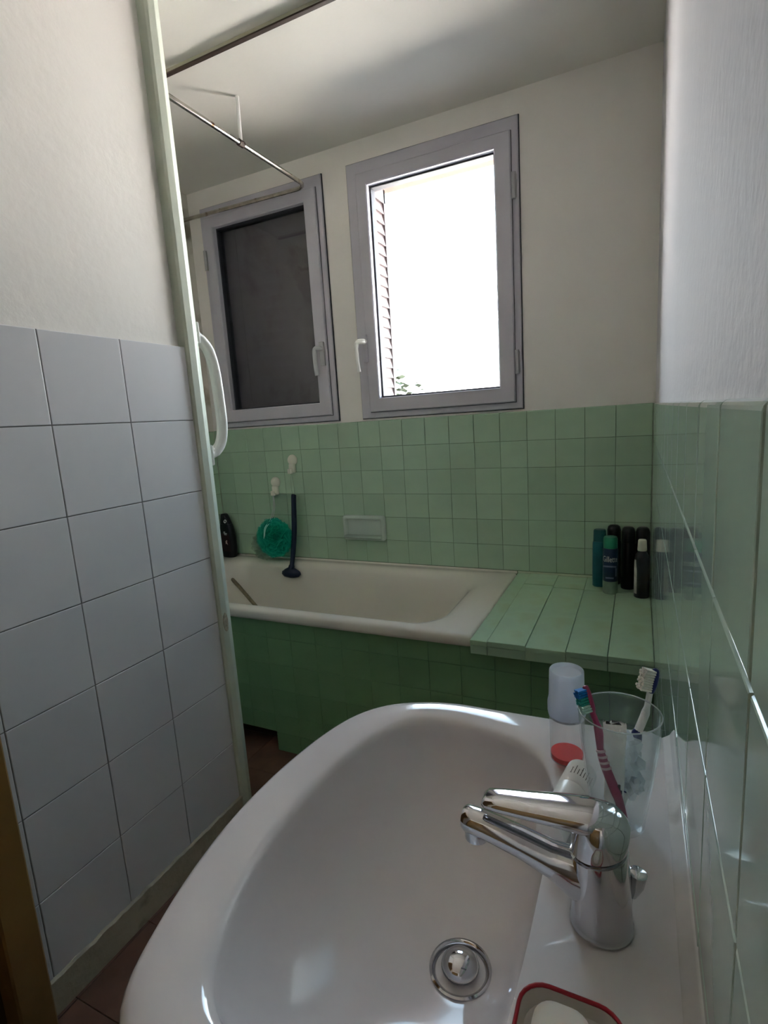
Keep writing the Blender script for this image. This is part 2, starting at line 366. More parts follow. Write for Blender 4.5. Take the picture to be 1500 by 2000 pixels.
for i in range(n + 1):
    y = DJ + 0.001 + (YC - DJ + 0.02) * i / n
    h = 0.088 + 0.004 * noise.noise(Vector((y * 40, 0, 0))) + 0.003 * noise.noise(Vector((y * 110, 3, 0))); d = 0.012 + 0.0025 * noise.noise(Vector((y * 70, 9, 0)))
    prof.append([(XL - 0.0095, y, 0.0), (XL + 0.004, y, 0.0), (XL + 0.004 + d * 0.2, y, h - 0.014), (XL + d * 0.6, y, h - 0.004), (XL + 0.0005, y, h), (XL - 0.0095, y, h - 0.002)])
loft(bm, prof); bmesh.ops.recalc_face_normals(bm, faces=bm.faces)
smooth_angle(struct('baseboard_left', bm, 'plinth'), 50)
# ---- painted post at the partition's end
bm = bmesh.new(); yp = YC
sec = [(-1.268, yp + 0.003), (-1.193, yp + 0.003), (-1.193, yp - 0.0), (XL + 0.003, yp + 0.0012), (XL + 0.010, yp + 0.006), (XL + 0.0125, yp + 0.026), (XL + 0.010, yp + 0.032), (XL - 0.003, yp + 0.056), (XL - 0.014, yp + 0.062), (-1.268, yp + 0.062)]
loft(bm, [[(x, y, z) for x, y in sec] for z in (0.0, 0.6, 1.2, 1.8, CEIL)]); bmesh.ops.recalc_face_normals(bm, faces=bm.faces)
post = struct('trim_1', bm, 'post')
bm = bmesh.new()                         # flaked bare patch on the post
pp = []
for k in range(16):
    a = 2 * PI * k / 16; r = 1 + 0.25 * noise.noise(Vector((math.cos(a) * 2, math.sin(a) * 2, 4)))
    pp.append((yp + 0.018 + 0.0095 * r * math.cos(a), 0.668 + 0.030 * r * math.sin(a)))
loft(bm, [[(XL + 0.0085, y, z) for y, z in pp], [(XL + 0.0128, y, z) for y, z in pp]]); bmesh.ops.recalc_face_normals(bm, faces=bm.faces)
tag(obj('bare_patch', bm, mat('bare_patch', (0.42, 0.38, 0.29), 0.8, var=0.3, scale=90, bump=0.6, bscale=200), post), 'flaked brownish patch')
# ---- walls round the tub alcove and behind the camera
bm = bmesh.new(); box(bm, XE - 0.24, XE - 0.004, -1.3, PF, 0, CEIL); wall_end = struct('wall_alcove', bm, mat('stained_plaster', (0.62, 0.59, 0.54), 0.85, var=0.06, scale=5, bump=0.3, bscale=40, dirt=((0.33, 0.29, 0.23), 7, 0.5, 0.66)))
bm = bmesh.new(); box(bm, XE - 0.0045, XE - 0.0022, -1.15, 0, 0.40, 1.238); obj('grout', bm, 'grout', wall_end)
for j in range(6):
    z = ROWZ + th / 2 if j == 0 else ROWZ - T * (j - 0.5)
    for i in range(6): put_tile(ft, 'tile', wall_end, (XE - 0.0038, -0.001 - T * (i + 0.5), z), '+x', 0.001)
bm = bmesh.new(); box(bm, XE - 0.24, -1.262, -1.4, -1.2, 0, CEIL); struct('wall_inner', bm, 'plaster')
bm = bmesh.new(); box(bm, -1.45, 0.3, YB - 0.2, YB, 0, CEIL); struct('wall_back', bm, 'plaster')
bm = bmesh.new(); box(bm, -1.262, XL - 0.010, YB, -2.55, 0, CEIL); box(bm, -1.262, XL - 0.010, -2.55, DJ, 2.09, CEIL); struct('wall_side', bm, 'plaster')
# ---- brown wooden door and its casing on the left wall
d1 = struct('door_1', (lambda b: (box(b, -1.235, -1.195, -2.50, DJ - 0.055, 0.004, 2.035, 0.003), b)[1])(bmesh.new()), 'wood_dark')
bm = bmesh.new()
for y0, y1 in ((DJ - 0.062, DJ + 0.004), (-2.55, -2.495)): box(bm, -1.26, XL + 0.040, y0, y1, 0.0, 2.09, 0.004)
box(bm, -1.26, XL + 0.040, -2.55, DJ, 2.03, 2.09, 0.004)
obj('door_frame', bm, 'wood', d1)
bm = bmesh.new(); box(bm, -1.197, -1.165, -2.42, -2.40, 1.02, 1.04, 0.004); box(bm, -1.172, -1.158, -2.42, -2.30, 1.02, 1.038, 0.005); obj('door_handle', bm, 'grey_metal', d1)
bm = bmesh.new(); box(bm, -1.10, -0.26, YB + 0.001, YB + 0.035, 0.004, 2.04, 0.003); d2 = struct('added_back_door', bm, 'wood')  # unseen door added behind the camera to darken reflections and bounce light
bm = bmesh.new(); box(bm, -1.17, -1.101, YB + 0.0005, YB + 0.05, 0, 2.11, 0.004); box(bm, -0.259, -0.19, YB + 0.0005, YB + 0.05, 0, 2.11, 0.004); box(bm, -1.101, -0.259, YB + 0.0005, YB + 0.05, 2.041, 2.11, 0.004); obj('door_frame', bm, 'wood_dark', d2)
bm = bmesh.new(); box(bm, -0.345, -0.325, YB + 0.034, YB + 0.075, 1.02, 1.04, 0.004); box(bm, -0.45, -0.325, YB + 0.062, YB + 0.075, 1.02, 1.038, 0.004); obj('door_handle', bm, 'grey_metal', d2)
# ---- ceiling rail above the tub front
bm = bmesh.new(); box(bm, XE, 0.0055, -0.710, -0.697, CEIL - 0.011, CEIL - 0.0002, 0.001); tr2 = struct('trim_2', bm, 'rail')
bm = bmesh.new(); box(bm, XE, 0.0055, -0.711, -0.696, CEIL - 0.0155, CEIL - 0.0105, 0.001); obj('dark_slot', bm, 'rail_dark', tr2)

# ------------------------------------------------------------------ windows
def ring_bm(bm, x0, x1, z0, z1, w, y0, y1, bev=0.004, ww=None):
    """a rectangular frame of mitred bars: outer x0..x1, z0..z1; bar widths w or (left,right,bottom,top)"""
    wl, wr, wb, wt = ww or (w, w, w, w)
    def r(dl, dr, db, dt, y): return [(x0 + dl, y, z0 + db), (x1 - dr, y, z0 + db), (x1 - dr, y, z1 - dt), (x0 + dl, y, z1 - dt)]
    b = bev
    loft(bm, [r(0, 0, 0, 0, y1), r(0, 0, 0, 0, y0 + b), r(b, b, b, b, y0), r(wl - b, wr - b, wb - b, wt - b, y0), r(wl, wr, wb, wt, y0 + b), r(wl, wr, wb, wt, y1), r(0, 0, 0, 0, y1)], False, False)
    bmesh.ops.recalc_face_normals(bm, faces=bm.faces)
def lever_handle(bm, s):
    """local: plate at y=0, lever hangs down, s = side towards which the spindle block sits"""
    box(bm, -0.006, 0.006, -0.013, 0.0, -0.035, 0.035, 0.003)
def window(name, Wd, side, label):
    x0, x1, z0, z1 = Wd
    bm = bmesh.new(); ring_bm(bm, x0, x1, z0, z1, 0.05, -0.008, 0.065, 0.003)
    win = struct(name, bm, 'wframe')
    # thin dark gap line where the frame meets the plaster
    bm = bmesh.new(); ring_bm(bm, x0 - 0.003, x1 + 0.003, z0 - 0.003, z1 + 0.003, 0.004, -0.001, 0.008, 0.0005); obj('wall_gap', bm, 'gasket', win)
    if side < 0: sx0, sx1, gl, gr = x0 + 0.046, x1 - 0.026, x0 + 0.097, x1 - 0.087
    else: sx0, sx1, gl, gr = x0 + 0.030, x1 - 0.026, x0 + 0.080, x1 - 0.087
    sz0, sz1 = z0 + 0.026, z1 - 0.048
    bm = bmesh.new(); ring_bm(bm, sx0, sx1, sz0, sz1, 0, -0.022, 0.045, 0.004, (gl - sx0, gr * -1 + sx1, z0 + 0.086 - sz0, sz1 - (z1 - 0.098)))
    obj('sash', bm, 'wframe', win)
    bm = bmesh.new(); ring_bm(bm, sx0 - 0.002, sx1 + 0.002, sz0 - 0.002, sz1 + 0.002, 0.004, -0.0095, 0.0, 0.0005); obj('sash_gap', bm, 'gasket', win)
    bm = bmesh.new(); ring_bm(bm, gl - 0.002, gr + 0.002, z0 + 0.084, z1 - 0.096, 0.009, 0.006, 0.046, 0.001); obj('pane_gasket', bm, 'gasket', win)
    bm = bmesh.new(); box(bm, gl + 0.002, gr - 0.002, 0.022, 0.026, z0 + 0.088, z1 - 0.10); obj('pane', bm, 'pane', win)
    # handle
    hx, hz = (x0 + 0.0165, 1.575) if side < 0 else (gr + 0.030, 1.560)
    bm = bmesh.new()
    if side < 0: box(bm, hx + 0.020, hx + 0.040, -0.034, -0.0215, 1.492, 1.61, 0.003, 2)
    else: box(bm, hx - 0.002, hx + 0.022, -0.034, -0.0215, 1.500, 1.605, 0.003, 2)
    obj('handle_plate', bm, 'wframe' if side < 0 else 'grey_metal', win)
    bm = bmesh.new()
    if side < 0:
        tube(bm, spline([(hx + 0.03, -0.030, 1.580), (hx + 0.03, -0.050, 1.580), (hx + 0.012, -0.062, 1.577), (hx + 0.004, -0.062, 1.560), (hx + 0.004, -0.060, 1.50), (hx + 0.008, -0.058, 1.452)], 5), [0.011] * 10 + [0.010] * 6 + [0.0085] * 10, 10)
    else:
        tube(bm, spline([(hx + 0.010, -0.030, 1.575), (hx + 0.004, -0.044, 1.577), (hx - 0.010, -0.050, 1.576), (hx - 0.017, -0.050, 1.56), (hx - 0.016, -0.050, 1.50), (hx - 0.012, -0.050, 1.458)], 5), [0.010] * 26, 10)
    smooth_angle(obj('handle', bm, 'white_pl' if side < 0 else 'grey_pl', win))
    # two hinges
    hxx = x1 - 0.017 if side < 0 else x0 + 0.015
    for hz in (1.43, 2.06):
        bm = bmesh.new(); tube(bm, [(hxx, -0.016, hz - 0.045), (hxx, -0.016, hz + 0.045)], 0.0085, 10); box(bm, hxx - 0.012, hxx + 0.010, -0.011, -0.004, hz - 0.04, hz + 0.04, 0.001)
        smooth_angle(obj('hinge', bm, 'grey_metal', win))
    return win
win1 = window('window_1', W1, 1, ''); win2 = window('window_2', W2, -1, '')
# folding slatted shutter, stacked open in the left reveal of window_2
sh = thing('window_shutter', 'pink slatted metal shutter folded open outside the right-hand window', 'shutter', (-1.115, 0.0, o2[2] + 0.008))
SH = o2[3] - o2[2] - 0.022
bm = bmesh.new()
for y0, y1 in ((0.075, 0.088), (0.228, 0.246)): box(bm, -0.030, 0.004, y0, y1, 0, SH, 0.001)
box(bm, -0.030, 0.004, 0.075, 0.246, 0, 0.02, 0.001); box(bm, -0.030, 0.004, 0.075, 0.246, SH - 0.06, SH, 0.001)
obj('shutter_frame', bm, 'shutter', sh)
bm = bmesh.new(); box(bm, -0.008, 0.003, 0.088, 0.228, -0.0235, 0.0235)
for v in bm.verts:
    if v.co.z > 0: v.co.x -= 0.010
bmesh.ops.bevel(bm, geom=bm.edges[:], offset=0.001, segments=1, affect='EDGES')
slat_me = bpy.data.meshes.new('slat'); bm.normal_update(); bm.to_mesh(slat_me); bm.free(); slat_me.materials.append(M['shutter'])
ns = 20
for k in range(ns):
    o = bpy.data.objects.new('slat', slat_me); COL.objects.link(o); o.parent = sh; o.location = (0, 0, 0.02 + (SH - 0.08) * (k + 0.5) / ns)
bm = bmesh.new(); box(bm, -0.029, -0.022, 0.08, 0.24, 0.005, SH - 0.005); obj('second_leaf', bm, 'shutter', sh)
# closed shutter outside window_1: slats nearly black from indoors, pinpricks of daylight at its left edge
sc = thing('window_shutter', 'dark closed slatted shutter outside the left-hand window', 'shutter', ((o1[0] + o1[1]) / 2, 0.068, o1[2] + 0.0065))
hw = (o1[1] - o1[0]) / 2 - 0.0045; SHC = o1[3] - o1[2] - 0.011
bm = bmesh.new()
lx = -1.946 - (o1[0] + o1[1]) / 2; zb_ = o1[2] + 0.0065
for x0, x1 in ((-hw, lx - 0.0045), (lx + 0.0045, -hw + 0.115)): box(bm, x0, x1, 0, 0.003, 0, SHC)
box(bm, hw - 0.05, hw, 0, 0.03, 0, SHC)
zz = 0.0
for a, b in ((1.385, 1.391), (1.465, 1.474), (2.050, 2.092), (2.113, 2.122)):      # pinholes in the left stile
    box(bm, lx - 0.005, lx + 0.005, 0, 0.003, zz, a - zb_); zz = b - zb_
box(bm, lx - 0.005, lx + 0.005, 0, 0.003, zz, SHC)
box(bm, -hw, hw, 0, 0.03, 0, 0.03); box(bm, -hw, hw, 0, 0.03, SHC - 0.04, SHC)
obj('shutter_frame', bm, 'shutter_in', sc)
bm = bmesh.new(); box(bm, -hw + 0.084, hw - 0.049, 0.006, 0.012, -0.029, 0.029)
for v in bm.verts:
    v.co.y += -0.001 if v.co.z > 0 else 0.004
slat2 = bpy.data.meshes.new('slat'); bm.normal_update(); bm.to_mesh(slat2); bm.free(); slat2.materials.append(M['shutter_in'])
for k in range(17):
    o = bpy.data.objects.new('slat', slat2); COL.objects.link(o); o.parent = sc; o.location = (0, 0, 0.030 + 0.0265 + (SHC - 0.083) * k / 16.4)

# ------------------------------------------------------------------ tub front panel and tiled ledge
YPF = -0.672; ZD = 0.577
bm = bmesh.new()
box(bm, -1.245, -0.0005, YPF + 0.008, YPF + 0.06, 0.0, 0.520); box(bm, XE, -1.245, YPF + 0.008, YPF + 0.06, 0.085, 0.520)
apron = struct('trim_3', bm, 'grout_dark')
bm = bmesh.new(); box(bm, XE, -1.245, YPF + 0.12, YPF + 0.13, 0.0, 0.085); obj('void_shade_sheet', bm, 'dark', apron)  # black sheet paints the shade under the tub behind the opening
pz = [0.5455, 0.4655, 0.3615, 0.2575, 0.1535, 0.0785, 0.0]
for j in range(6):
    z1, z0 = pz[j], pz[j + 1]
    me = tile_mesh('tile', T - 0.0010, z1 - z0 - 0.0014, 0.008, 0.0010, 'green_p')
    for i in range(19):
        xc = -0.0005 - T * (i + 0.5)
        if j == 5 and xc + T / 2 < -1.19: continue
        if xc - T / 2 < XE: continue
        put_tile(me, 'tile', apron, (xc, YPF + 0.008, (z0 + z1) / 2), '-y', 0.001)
bm = bmesh.new(); box(bm, -0.4925, -0.0005, -0.655, -0.001, 0.40, 0.562)
box(bm, -0.4925, -0.0005, -0.7105, -0.655, 0.548, 0.562)
ledge = struct('trim_4', bm, 'grout_mid')
dx = [-0.4945, -0.441, -0.331, -0.221, -0.112, -0.0005]
for a in range(5):
    x0, x1 = dx[a], dx[a + 1]; g = 0.0003 if a not in (0, 3) else 0.0014
    for y0, y1 in (((-0.722, -0.002),) if a == 0 else ((-0.722, -0.152 - 0.008 * (a - 1)), (-0.150 - 0.008 * (a - 1), -0.002))):
        me = tile_mesh('ledge_tile', x1 - x0 - 2 * g, y1 - y0 - 0.003, 0.015, 0.0014, 'green_d')
        put_tile(me, 'tile', ledge, ((x0 + x1) / 2, (y0 + y1) / 2, 0.562 + (0.002 * math.sin(a * 2.1))), '+z', 0.001)
    me = tile_mesh('ledge_edge', x1 - x0 - 2 * g, 0.027, 0.009, 0.0014, 'green_d')
    put_tile(me, 'tile', ledge, ((x0 + x1) / 2, -0.7105, 0.5475), '-y')
bm = bmesh.new(); tube(bm, [(-0.4935, -0.004, 0.579), (-0.005, -0.004, 0.579)], 0.0055, 8); obj('sealant_bead', bm, mat('pale_green_sealant', (0.52, 0.60, 0.44), 0.5, var=0.1, scale=20), ledge)

# ------------------------------------------------------------------ bathtub
tub = thing('bathtub', 'long cream enamelled bathtub below the two windows', 'bathtub', (-1.277, -0.345, 0.0))
TX0, TX1, TY0, TY1 = XE + 0.001 + 1.277, -0.4975 + 1.277, -0.690 + 0.345, -0.0008 + 0.345
TZ = 0.577
bm = bmesh.new(); K = 8
def rr(dl, dr, df, db, r, z): return rrect(TX0 + dl, TX1 - dr, TY0 + df, TY1 - db, r, z, K)
rings = [rr(0.010, 0.010, 0.012, 0.004, 0.012, 0.535), rr(0.001, 0.001, 0.001, 0.0, 0.013, 0.541), rr(0, 0, 0, 0, 0.014, 0.550), rr(0, 0, 0, 0, 0.014, 0.566), rr(0.003, 0.003, 0.004, 0.001, 0.016, 0.5735), rr(0.010, 0.010, 0.012, 0.004, 0.022, TZ),
         rr(0.072, 0.078, 0.044, 0.053, 0.12, TZ - 0.001), rr(0.083, 0.105, 0.053, 0.064, 0.14, TZ - 0.004), rr(0.092, 0.130, 0.060, 0.073, 0.15, TZ - 0.012), rr(0.102, 0.152, 0.066, 0.080, 0.155, TZ - 0.030), rr(0.118, 0.178, 0.072, 0.087, 0.155, TZ - 0.075),
         rr(0.17, 0.22, 0.085, 0.10, 0.15, 0.36), rr(0.22, 0.30, 0.10, 0.115, 0.14, 0.24), rr(0.26, 0.36, 0.125, 0.14, 0.13, 0.195), rr(0.32, 0.43, 0.18, 0.195, 0.09, 0.178), rr(0.6, 0.7, 0.25, 0.26, 0.03, 0.172)]
loft(bm, rings, False, True); bmesh.ops.recalc_face_normals(bm, faces=bm.faces)
smooth_angle(obj('tub_shell', bm, 'enamel', tub), 60)
bm = bmesh.new(); lathe(bm, [(0.03, 0.1735), (0.03, 0.1755), (0.022, 0.1765), (0.006, 0.1765)], 20, (0.40, 0.0)); obj('drain', bm, 'chrome', tub)
for x in (-0.48, 0.36):
    for y in (-0.16, 0.16):
        bm = bmesh.new(); tube(bm, [(x, y, 0.0), (x, y, 0.188)], 0.02, 10); obj('foot', bm, 'grey_metal', tub)
bm = bmesh.new(); tube(bm, [(TX0 + 0.002, TY1 - 0.004, 0.578), (TX1, TY1 - 0.004, 0.578)], 0.0062, 8); obj('sealant_bead', bm, 'enamel', tub, True)
# stick lying in the tub
bm = bmesh.new(); p0, p1 = Vector((-2.011, -0.066, 0.5))+Vector((0.02,-0.01,0.0)), Vector((-1.636, -0.26, 0.42)); dd = (p1 - p0)
a0 = Vector((-1.975, -0.115, 0.505)); a1 = Vector((-1.560, -0.345, 0.393))
tube(bm, [a0, a0.lerp(a1, 0.33) + Vector((0, 0, 0.003)), a0.lerp(a1, 0.66), a1, a0 + (a1 - a0) * 1.55], [0.0085, 0.009, 0.0085, 0.0085, 0.008], 8)
tag(obj('stick', bm, 'stick', None, True), 'thin brown stick lying slanted inside the left end of the bathtub', 'stick')

# ------------------------------------------------------------------ things along the tub wall
# ceramic soap holder set in the tiles
sx0, sx1, sz0, sz1 = -1.312, -1.094, 0.690, 0.808
sd = thing('soap_holder', 'pale green ceramic soap holder set into the tiled wall over the bathtub', 'soap holder', ((sx0 + sx1) / 2, 0.0, sz0))
bm = bmesh.new(); wv = (sx1 - sx0) / 2; hv = sz1 - sz0
def sr(d, y, r=0.012): return [(x, y, z) for x, z, _ in rrect(-wv + d, wv - d, d, hv - d, max(r - d * 0.3, 0.004), 0, 5)]
loft(bm, [sr(0.0, -0.001), sr(0.0, -0.016), sr(0.004, -0.023), sr(0.012, -0.025), sr(0.017, -0.021), sr(0.021, -0.004), sr(0.034, -0.003)], False, True); bmesh.ops.recalc_face_normals(bm, faces=bm.faces)
M['soap_cer'] = mat('pale_green_ceramic', (0.56, 0.66, 0.60), 0.2, var=0.04)
smooth_angle(obj('recess', bm, 'soap_cer', sd), 50)
bm = bmesh.new()
loft(bm, [[(x * 1.0, -0.012 - 0.030 * math.sin(PI * k / 6), 0.008 + 0.018 * (1 - math.cos(PI * k / 6)) / 2) for x in (-wv + 0.012, wv - 0.012)] for k in range(7)], False, False, False)
r_ = bmesh.ops.solidify(bm, geom=bm.faces[:], thickness=0.004); bmesh.ops.recalc_face_normals(bm, faces=bm.faces)
smooth_angle(obj('lip', bm, 'soap_cer', sd))
# suction hooks
def hook(x, z, label):
    h = thing('suction_hook', label, 'hook', (x, 0.0, z), 'white suction hooks over the bathtub')
    bm = bmesh.new(); n = 24
    prof = [(0.027, -0.0015), (0.027, -0.005), (0.024, -0.011), (0.018, -0.016), (0.010, -0.019), (0.003, -0.020)]
    loft(bm, [[(r * math.cos(2 * PI * i / n), y, r * math.sin(2 * PI * i / n)) for i in range(n)] for r, y in prof]); bmesh.ops.recalc_face_normals(bm, faces=bm.faces)
    smooth_angle(obj('suction_cup', bm, 'cream_pl', h), 60)
    bm = bmesh.new(); box(bm, -0.016, 0.016, -0.020, -0.0018, -0.062, -0.018, 0.004, 2); box(bm, -0.011, 0.011, -0.036, -0.018, -0.064, -0.054, 0.003, 2); box(bm, -0.011, 0.011, -0.040, -0.033, -0.064, -0.040, 0.003, 2)
    smooth_angle(obj('hook_body', bm, 'cream_pl', h), 60)
hook(-1.692, 0.968, 'cream suction hook holding the string of the teal bath pouf'); hook(-1.578, 1.076, 'higher cream suction hook above the navy ladle-shaped brush')
# bath pouf
pf = thing('bath_pouf', 'fluffy teal net bath pouf hanging by a cord over the bathtub rim', 'bath pouf', (-1.672, -0.082, 0.70))
def pouf_bm(r, nd, ctr, ysq, seed):
    rnd = random.Random(seed); bm = bmesh.new()
    for d in range(nd):
        nrm = Vector((rnd.gauss(0, 1), rnd.gauss(0, 1), rnd.gauss(0, 1))).normalized(); a, b = frame_axes(nrm)
        f1, f2, ph = rnd.randint(5, 9), rnd.randint(11, 16), rnd.uniform(0, 6); rr_ = r * rnd.uniform(0.78, 1.0)
        rings = []
        for q in (0.12, 0.5, 0.8, 1.0):
            ring = []
            for i in range(40):
                t = 2 * PI * i / 40
                wv_ = q * q * rr_ * (0.34 * math.sin(f1 * t + ph) + 0.18 * math.sin(f2 * t + 2 * ph))
                p = (a * math.cos(t) + b * math.sin(t)) * (q * rr_) + nrm * wv_
                ring.append(Vector((p.x, p.y * ysq, p.z)) + Vector(ctr))
            rings.append(ring)
        loft(bm, rings, False, False)
    return bm
obj('netting', pouf_bm(0.100, 30, (0, 0, 0), 0.62, 3), 'net', pf, True)
obj('pale_netting', pouf_bm(0.070, 9, (-0.075, 0.0, -0.046), 0.6, 5), 'net_w', pf, True)
bm = bmesh.new(); tube(bm, spline([(-0.020, 0.046, 0.222), (-0.022, 0.044, 0.15), (-0.016, 0.0, 0.09), (-0.014, -0.05, 0.06), (-0.013, -0.066, 0.01)], 5), 0.0018, 6)
tube(bm, spline([(-0.020, 0.046, 0.222), (-0.010, 0.040, 0.15), (-0.006, 0.0, 0.09), (-0.007, -0.05, 0.06), (-0.008, -0.066, 0.02)], 5), 0.0016, 6)
obj('cord', bm, 'print', pf, True)
# navy ladle-shaped brush
lb = thing('back_brush', 'navy long-handled ladle-shaped brush hanging against the bathtub rim', 'brush', (-1.580, -0.098, 0.525))
bm = bmesh.new()
hp = [(0.016, 0.060, 0.384), (0.016, 0.056, 0.37), (0.014, 0.050, 0.30), (0.012, 0.040, 0.20), (0.006, 0.022, 0.10), (0.003, 0.008, 0.045), (0.0, 0.0, 0.024)]
tube(bm, spline(hp, 5), [0.006] * 1 + [0.0125] * 9 + [0.0130] * 6 + [0.0125] * 5 + [0.0115] * 5 + [0.015] * 5, 12)
smooth_angle(obj('brush_handle', bm, 'navy', lb), 60)
bm = bmesh.new(); lathe(bm, [(0.020, -0.018), (0.044, -0.013), (0.055, 0.0), (0.052, 0.012), (0.034, 0.024), (0.012, 0.034)], 28, (0, 0), sy=0.42)
smooth_angle(obj('brush_head', bm, 'navy', lb), 60)
bm = bmesh.new(); tube(bm, spline([(0.010, 0.058, 0.372), (0.002, 0.064, 0.43), (0.006, 0.066, 0.488), (0.018, 0.064, 0.43), (0.020, 0.058, 0.372)], 6), 0.0014, 6)
obj('hanging_loop', bm, 'clear_pl', lb, True)
# black shampoo bottle at the left end
sb = thing('shampoo_bottle', 'black curved shampoo bottle standing on the left end of the bathtub rim', 'bottle', (-2.003, -0.046, 0.5773))
def slab(bm, rows, n=24, e=2.6, mi=0):
    rings = []
    for z, wx, wy, cx in rows:
        ring = []
        for i in range(n):
            t = 2 * PI * i / n; c, s = math.cos(t), math.sin(t)
            ring.append((cx + wx * math.copysign(abs(c) ** (2 / e), c), wy * math.copysign(abs(s) ** (2 / e), s), z))
        rings.append(ring)
    loft(bm, rings, mi=mi)
bm = bmesh.new(); slab(bm, [(0.0, 0.038, 0.020, 0), (0.004, 0.042, 0.023, 0), (0.05, 0.047, 0.025, 0), (0.11, 0.047, 0.025, 0), (0.15, 0.042, 0.024, -0.001), (0.178, 0.034, 0.022, -0.002)])
smooth_angle(obj('body', bm, 'black_pl', sb), 60)
bm = bmesh.new(); slab(bm, [(0.1785, 0.034, 0.0215, -0.002), (0.20, 0.027, 0.020, -0.005), (0.224, 0.019, 0.018, -0.008), (0.232, 0.013, 0.014, -0.010)])
smooth_angle(obj('cap', bm, 'black_pl', sb), 60)
bm = bmesh.new(); box(bm, -0.030, 0.030, -0.0262, -0.0240, 0.035, 0.13, 0.0005); obj('label_panel', bm, 'blackred', sb)
bm = bmesh.new()
tube(bm, spline([(0.010, -0.0235, 0.187), (0.020, -0.0235, 0.196), (0.012, -0.0225, 0.203), (0.004, -0.0225, 0.194)], 5, True) , 0.0022, 6)
for k, (x, z, l_) in enumerate(((0.0, 0.138, 0.010), (0.006, 0.131, 0.018), (0.008, 0.125, 0.016))):
    b2 = bmesh.new(); box(b2, x - l_ / 2, x + l_ / 2, -0.0268, -0.0240, z - 0.0022, z + 0.0014); obj('print_line', b2, 'print', sb)
obj('pale_emblem', bm, 'print', sb)
bm = bmesh.new(); tube(bm, [(0.004, -0.0262, 0.075), (0.012, -0.0262, 0.094)], [0.002, 0.004], 6); tube(bm, [(0.002, -0.0262, 0.088), (0.010, -0.0262, 0.082), (0.016, -0.0262, 0.070)], [0.002, 0.003, 0.001], 6)
obj('pinkish_emblem', bm, 'print_red', sb)

# ------------------------------------------------------------------ bottles on the tiled ledge (right)
ZL = 0.5775
def can(name, label, cat, x, y, parts, group='bottles at the right end of the ledge'):
    t = thing(name, label, cat, (x, y, ZL), group)
    for pn, m, prof, n in parts:
        bm = bmesh.new(); lathe(bm, prof, n); smooth_angle(obj(pn, bm, m, t), 40)
    return t
tb = thing('shower_gel_bottle', 'flat teal shower gel bottle, leftmost of the bottles on the green ledge', 'bottle', (-0.171, -0.105, ZL), 'bottles at the right end of the ledge')
bm = bmesh.new(); slab(bm, [(0.0, 0.022, 0.017, 0), (0.004, 0.025, 0.019, 0), (0.06, 0.0255, 0.019, 0), (0.165, 0.0245, 0.019, 0), (0.172, 0.023, 0.018, 0)]); smooth_angle(obj('body', bm, 'teal_pl', tb), 50)
bm = bmesh.new(); slab(bm, [(0.1725, 0.0225, 0.0175, 0), (0.212, 0.0215, 0.017, 0), (0.216, 0.019, 0.015, 0)]); smooth_angle(obj('cap', bm, mat('dark_teal_cap', (0.008, 0.11, 0.12), 0.3), tb), 50)
def black_can(x, y, h, label, r=0.0235):
    return can('deodorant_can', label, 'can', x, y, [('body', 'black_pl', [(r - 0.002, 0), (r, 0.003), (r, h - 0.062), (r - 0.002, h - 0.058)], 28), ('cap', 'black_pl', [(r - 0.0005, h - 0.0575), (r - 0.0005, h - 0.018), (r - 0.004, h - 0.006), (r - 0.010, h - 0.001), (r - 0.018, h)], 28)])
black_can(-0.124, -0.062, 0.226, 'black domed spray can behind the green-capped shaving gel can', 0.0245)
black_can(-0.0745, -0.112, 0.231, 'plain black domed spray can beside the shaving gel, middle of the ledge group', 0.0235)
black_can(-0.0275, -0.110, 0.231, 'black domed spray can in the corner behind the cream-capped bottle', 0.0235)
gc = can('shaving_gel_can', 'dark blue shaving gel can with green cap and pale lettering', 'can', -0.131, -0.175,
    [('can_base', 'gel_grey', [(0.023, 0), (0.0255, 0.003), (0.0255, 0.046), (0.025, 0.0462)], 32), ('body', 'gel_blue', [(0.025, 0.0464), (0.0255, 0.047), (0.0255, 0.160), (0.0235, 0.166)], 32),
     ('cap', 'gel_green', [(0.0235, 0.1665), (0.0235, 0.200), (0.0215, 0.206), (0.010, 0.207)], 32)])
obj('lettering', text_bm('Gillette', 0.030, 0.0259, 0.62), 'print', gc, loc=(0, 0, 0.119))
bm = bmesh.new()
for (h0, h1, a0_, a1_) in ((0.094, 0.100, -1.2, 0.9), (0.066, 0.096, 0.75, 0.95), (0.052, 0.058, -0.6, 0.5)):
    n_ = 10
    loft(bm, [[(0.0259 * math.sin(a0_ + (a1_ - a0_) * i / n_), -0.0259 * math.cos(a0_ + (a1_ - a0_) * i / n_), h + (0.006 * math.cos(a0_ + (a1_ - a0_) * i / n_) if h1 - h0 < 0.01 else 0)) for i in range(n_ + 1)] for h in (h0, h1)], False, False, False)
obj('pale_band', bm, mat('blue_grey_print', (0.16, 0.18, 0.30), 0.4), gc)
cb = can('small_bottle', 'dark small bottle with a cream cap in the ledge corner', 'bottle', -0.0295, -0.199,
    [('body', mat('dark_grey_bottle', (0.018, 0.022, 0.032), 0.35, var=0.2, scale=20), [(0.022, 0), (0.0245, 0.003), (0.0245, 0.130), (0.021, 0.150), (0.013, 0.163), (0.012, 0.166)], 28), ('cap', 'cream_pl', [(0.0145, 0.1665), (0.0150, 0.170), (0.0132, 0.202), (0.0115, 0.205), (0.004, 0.2055)], 24)])
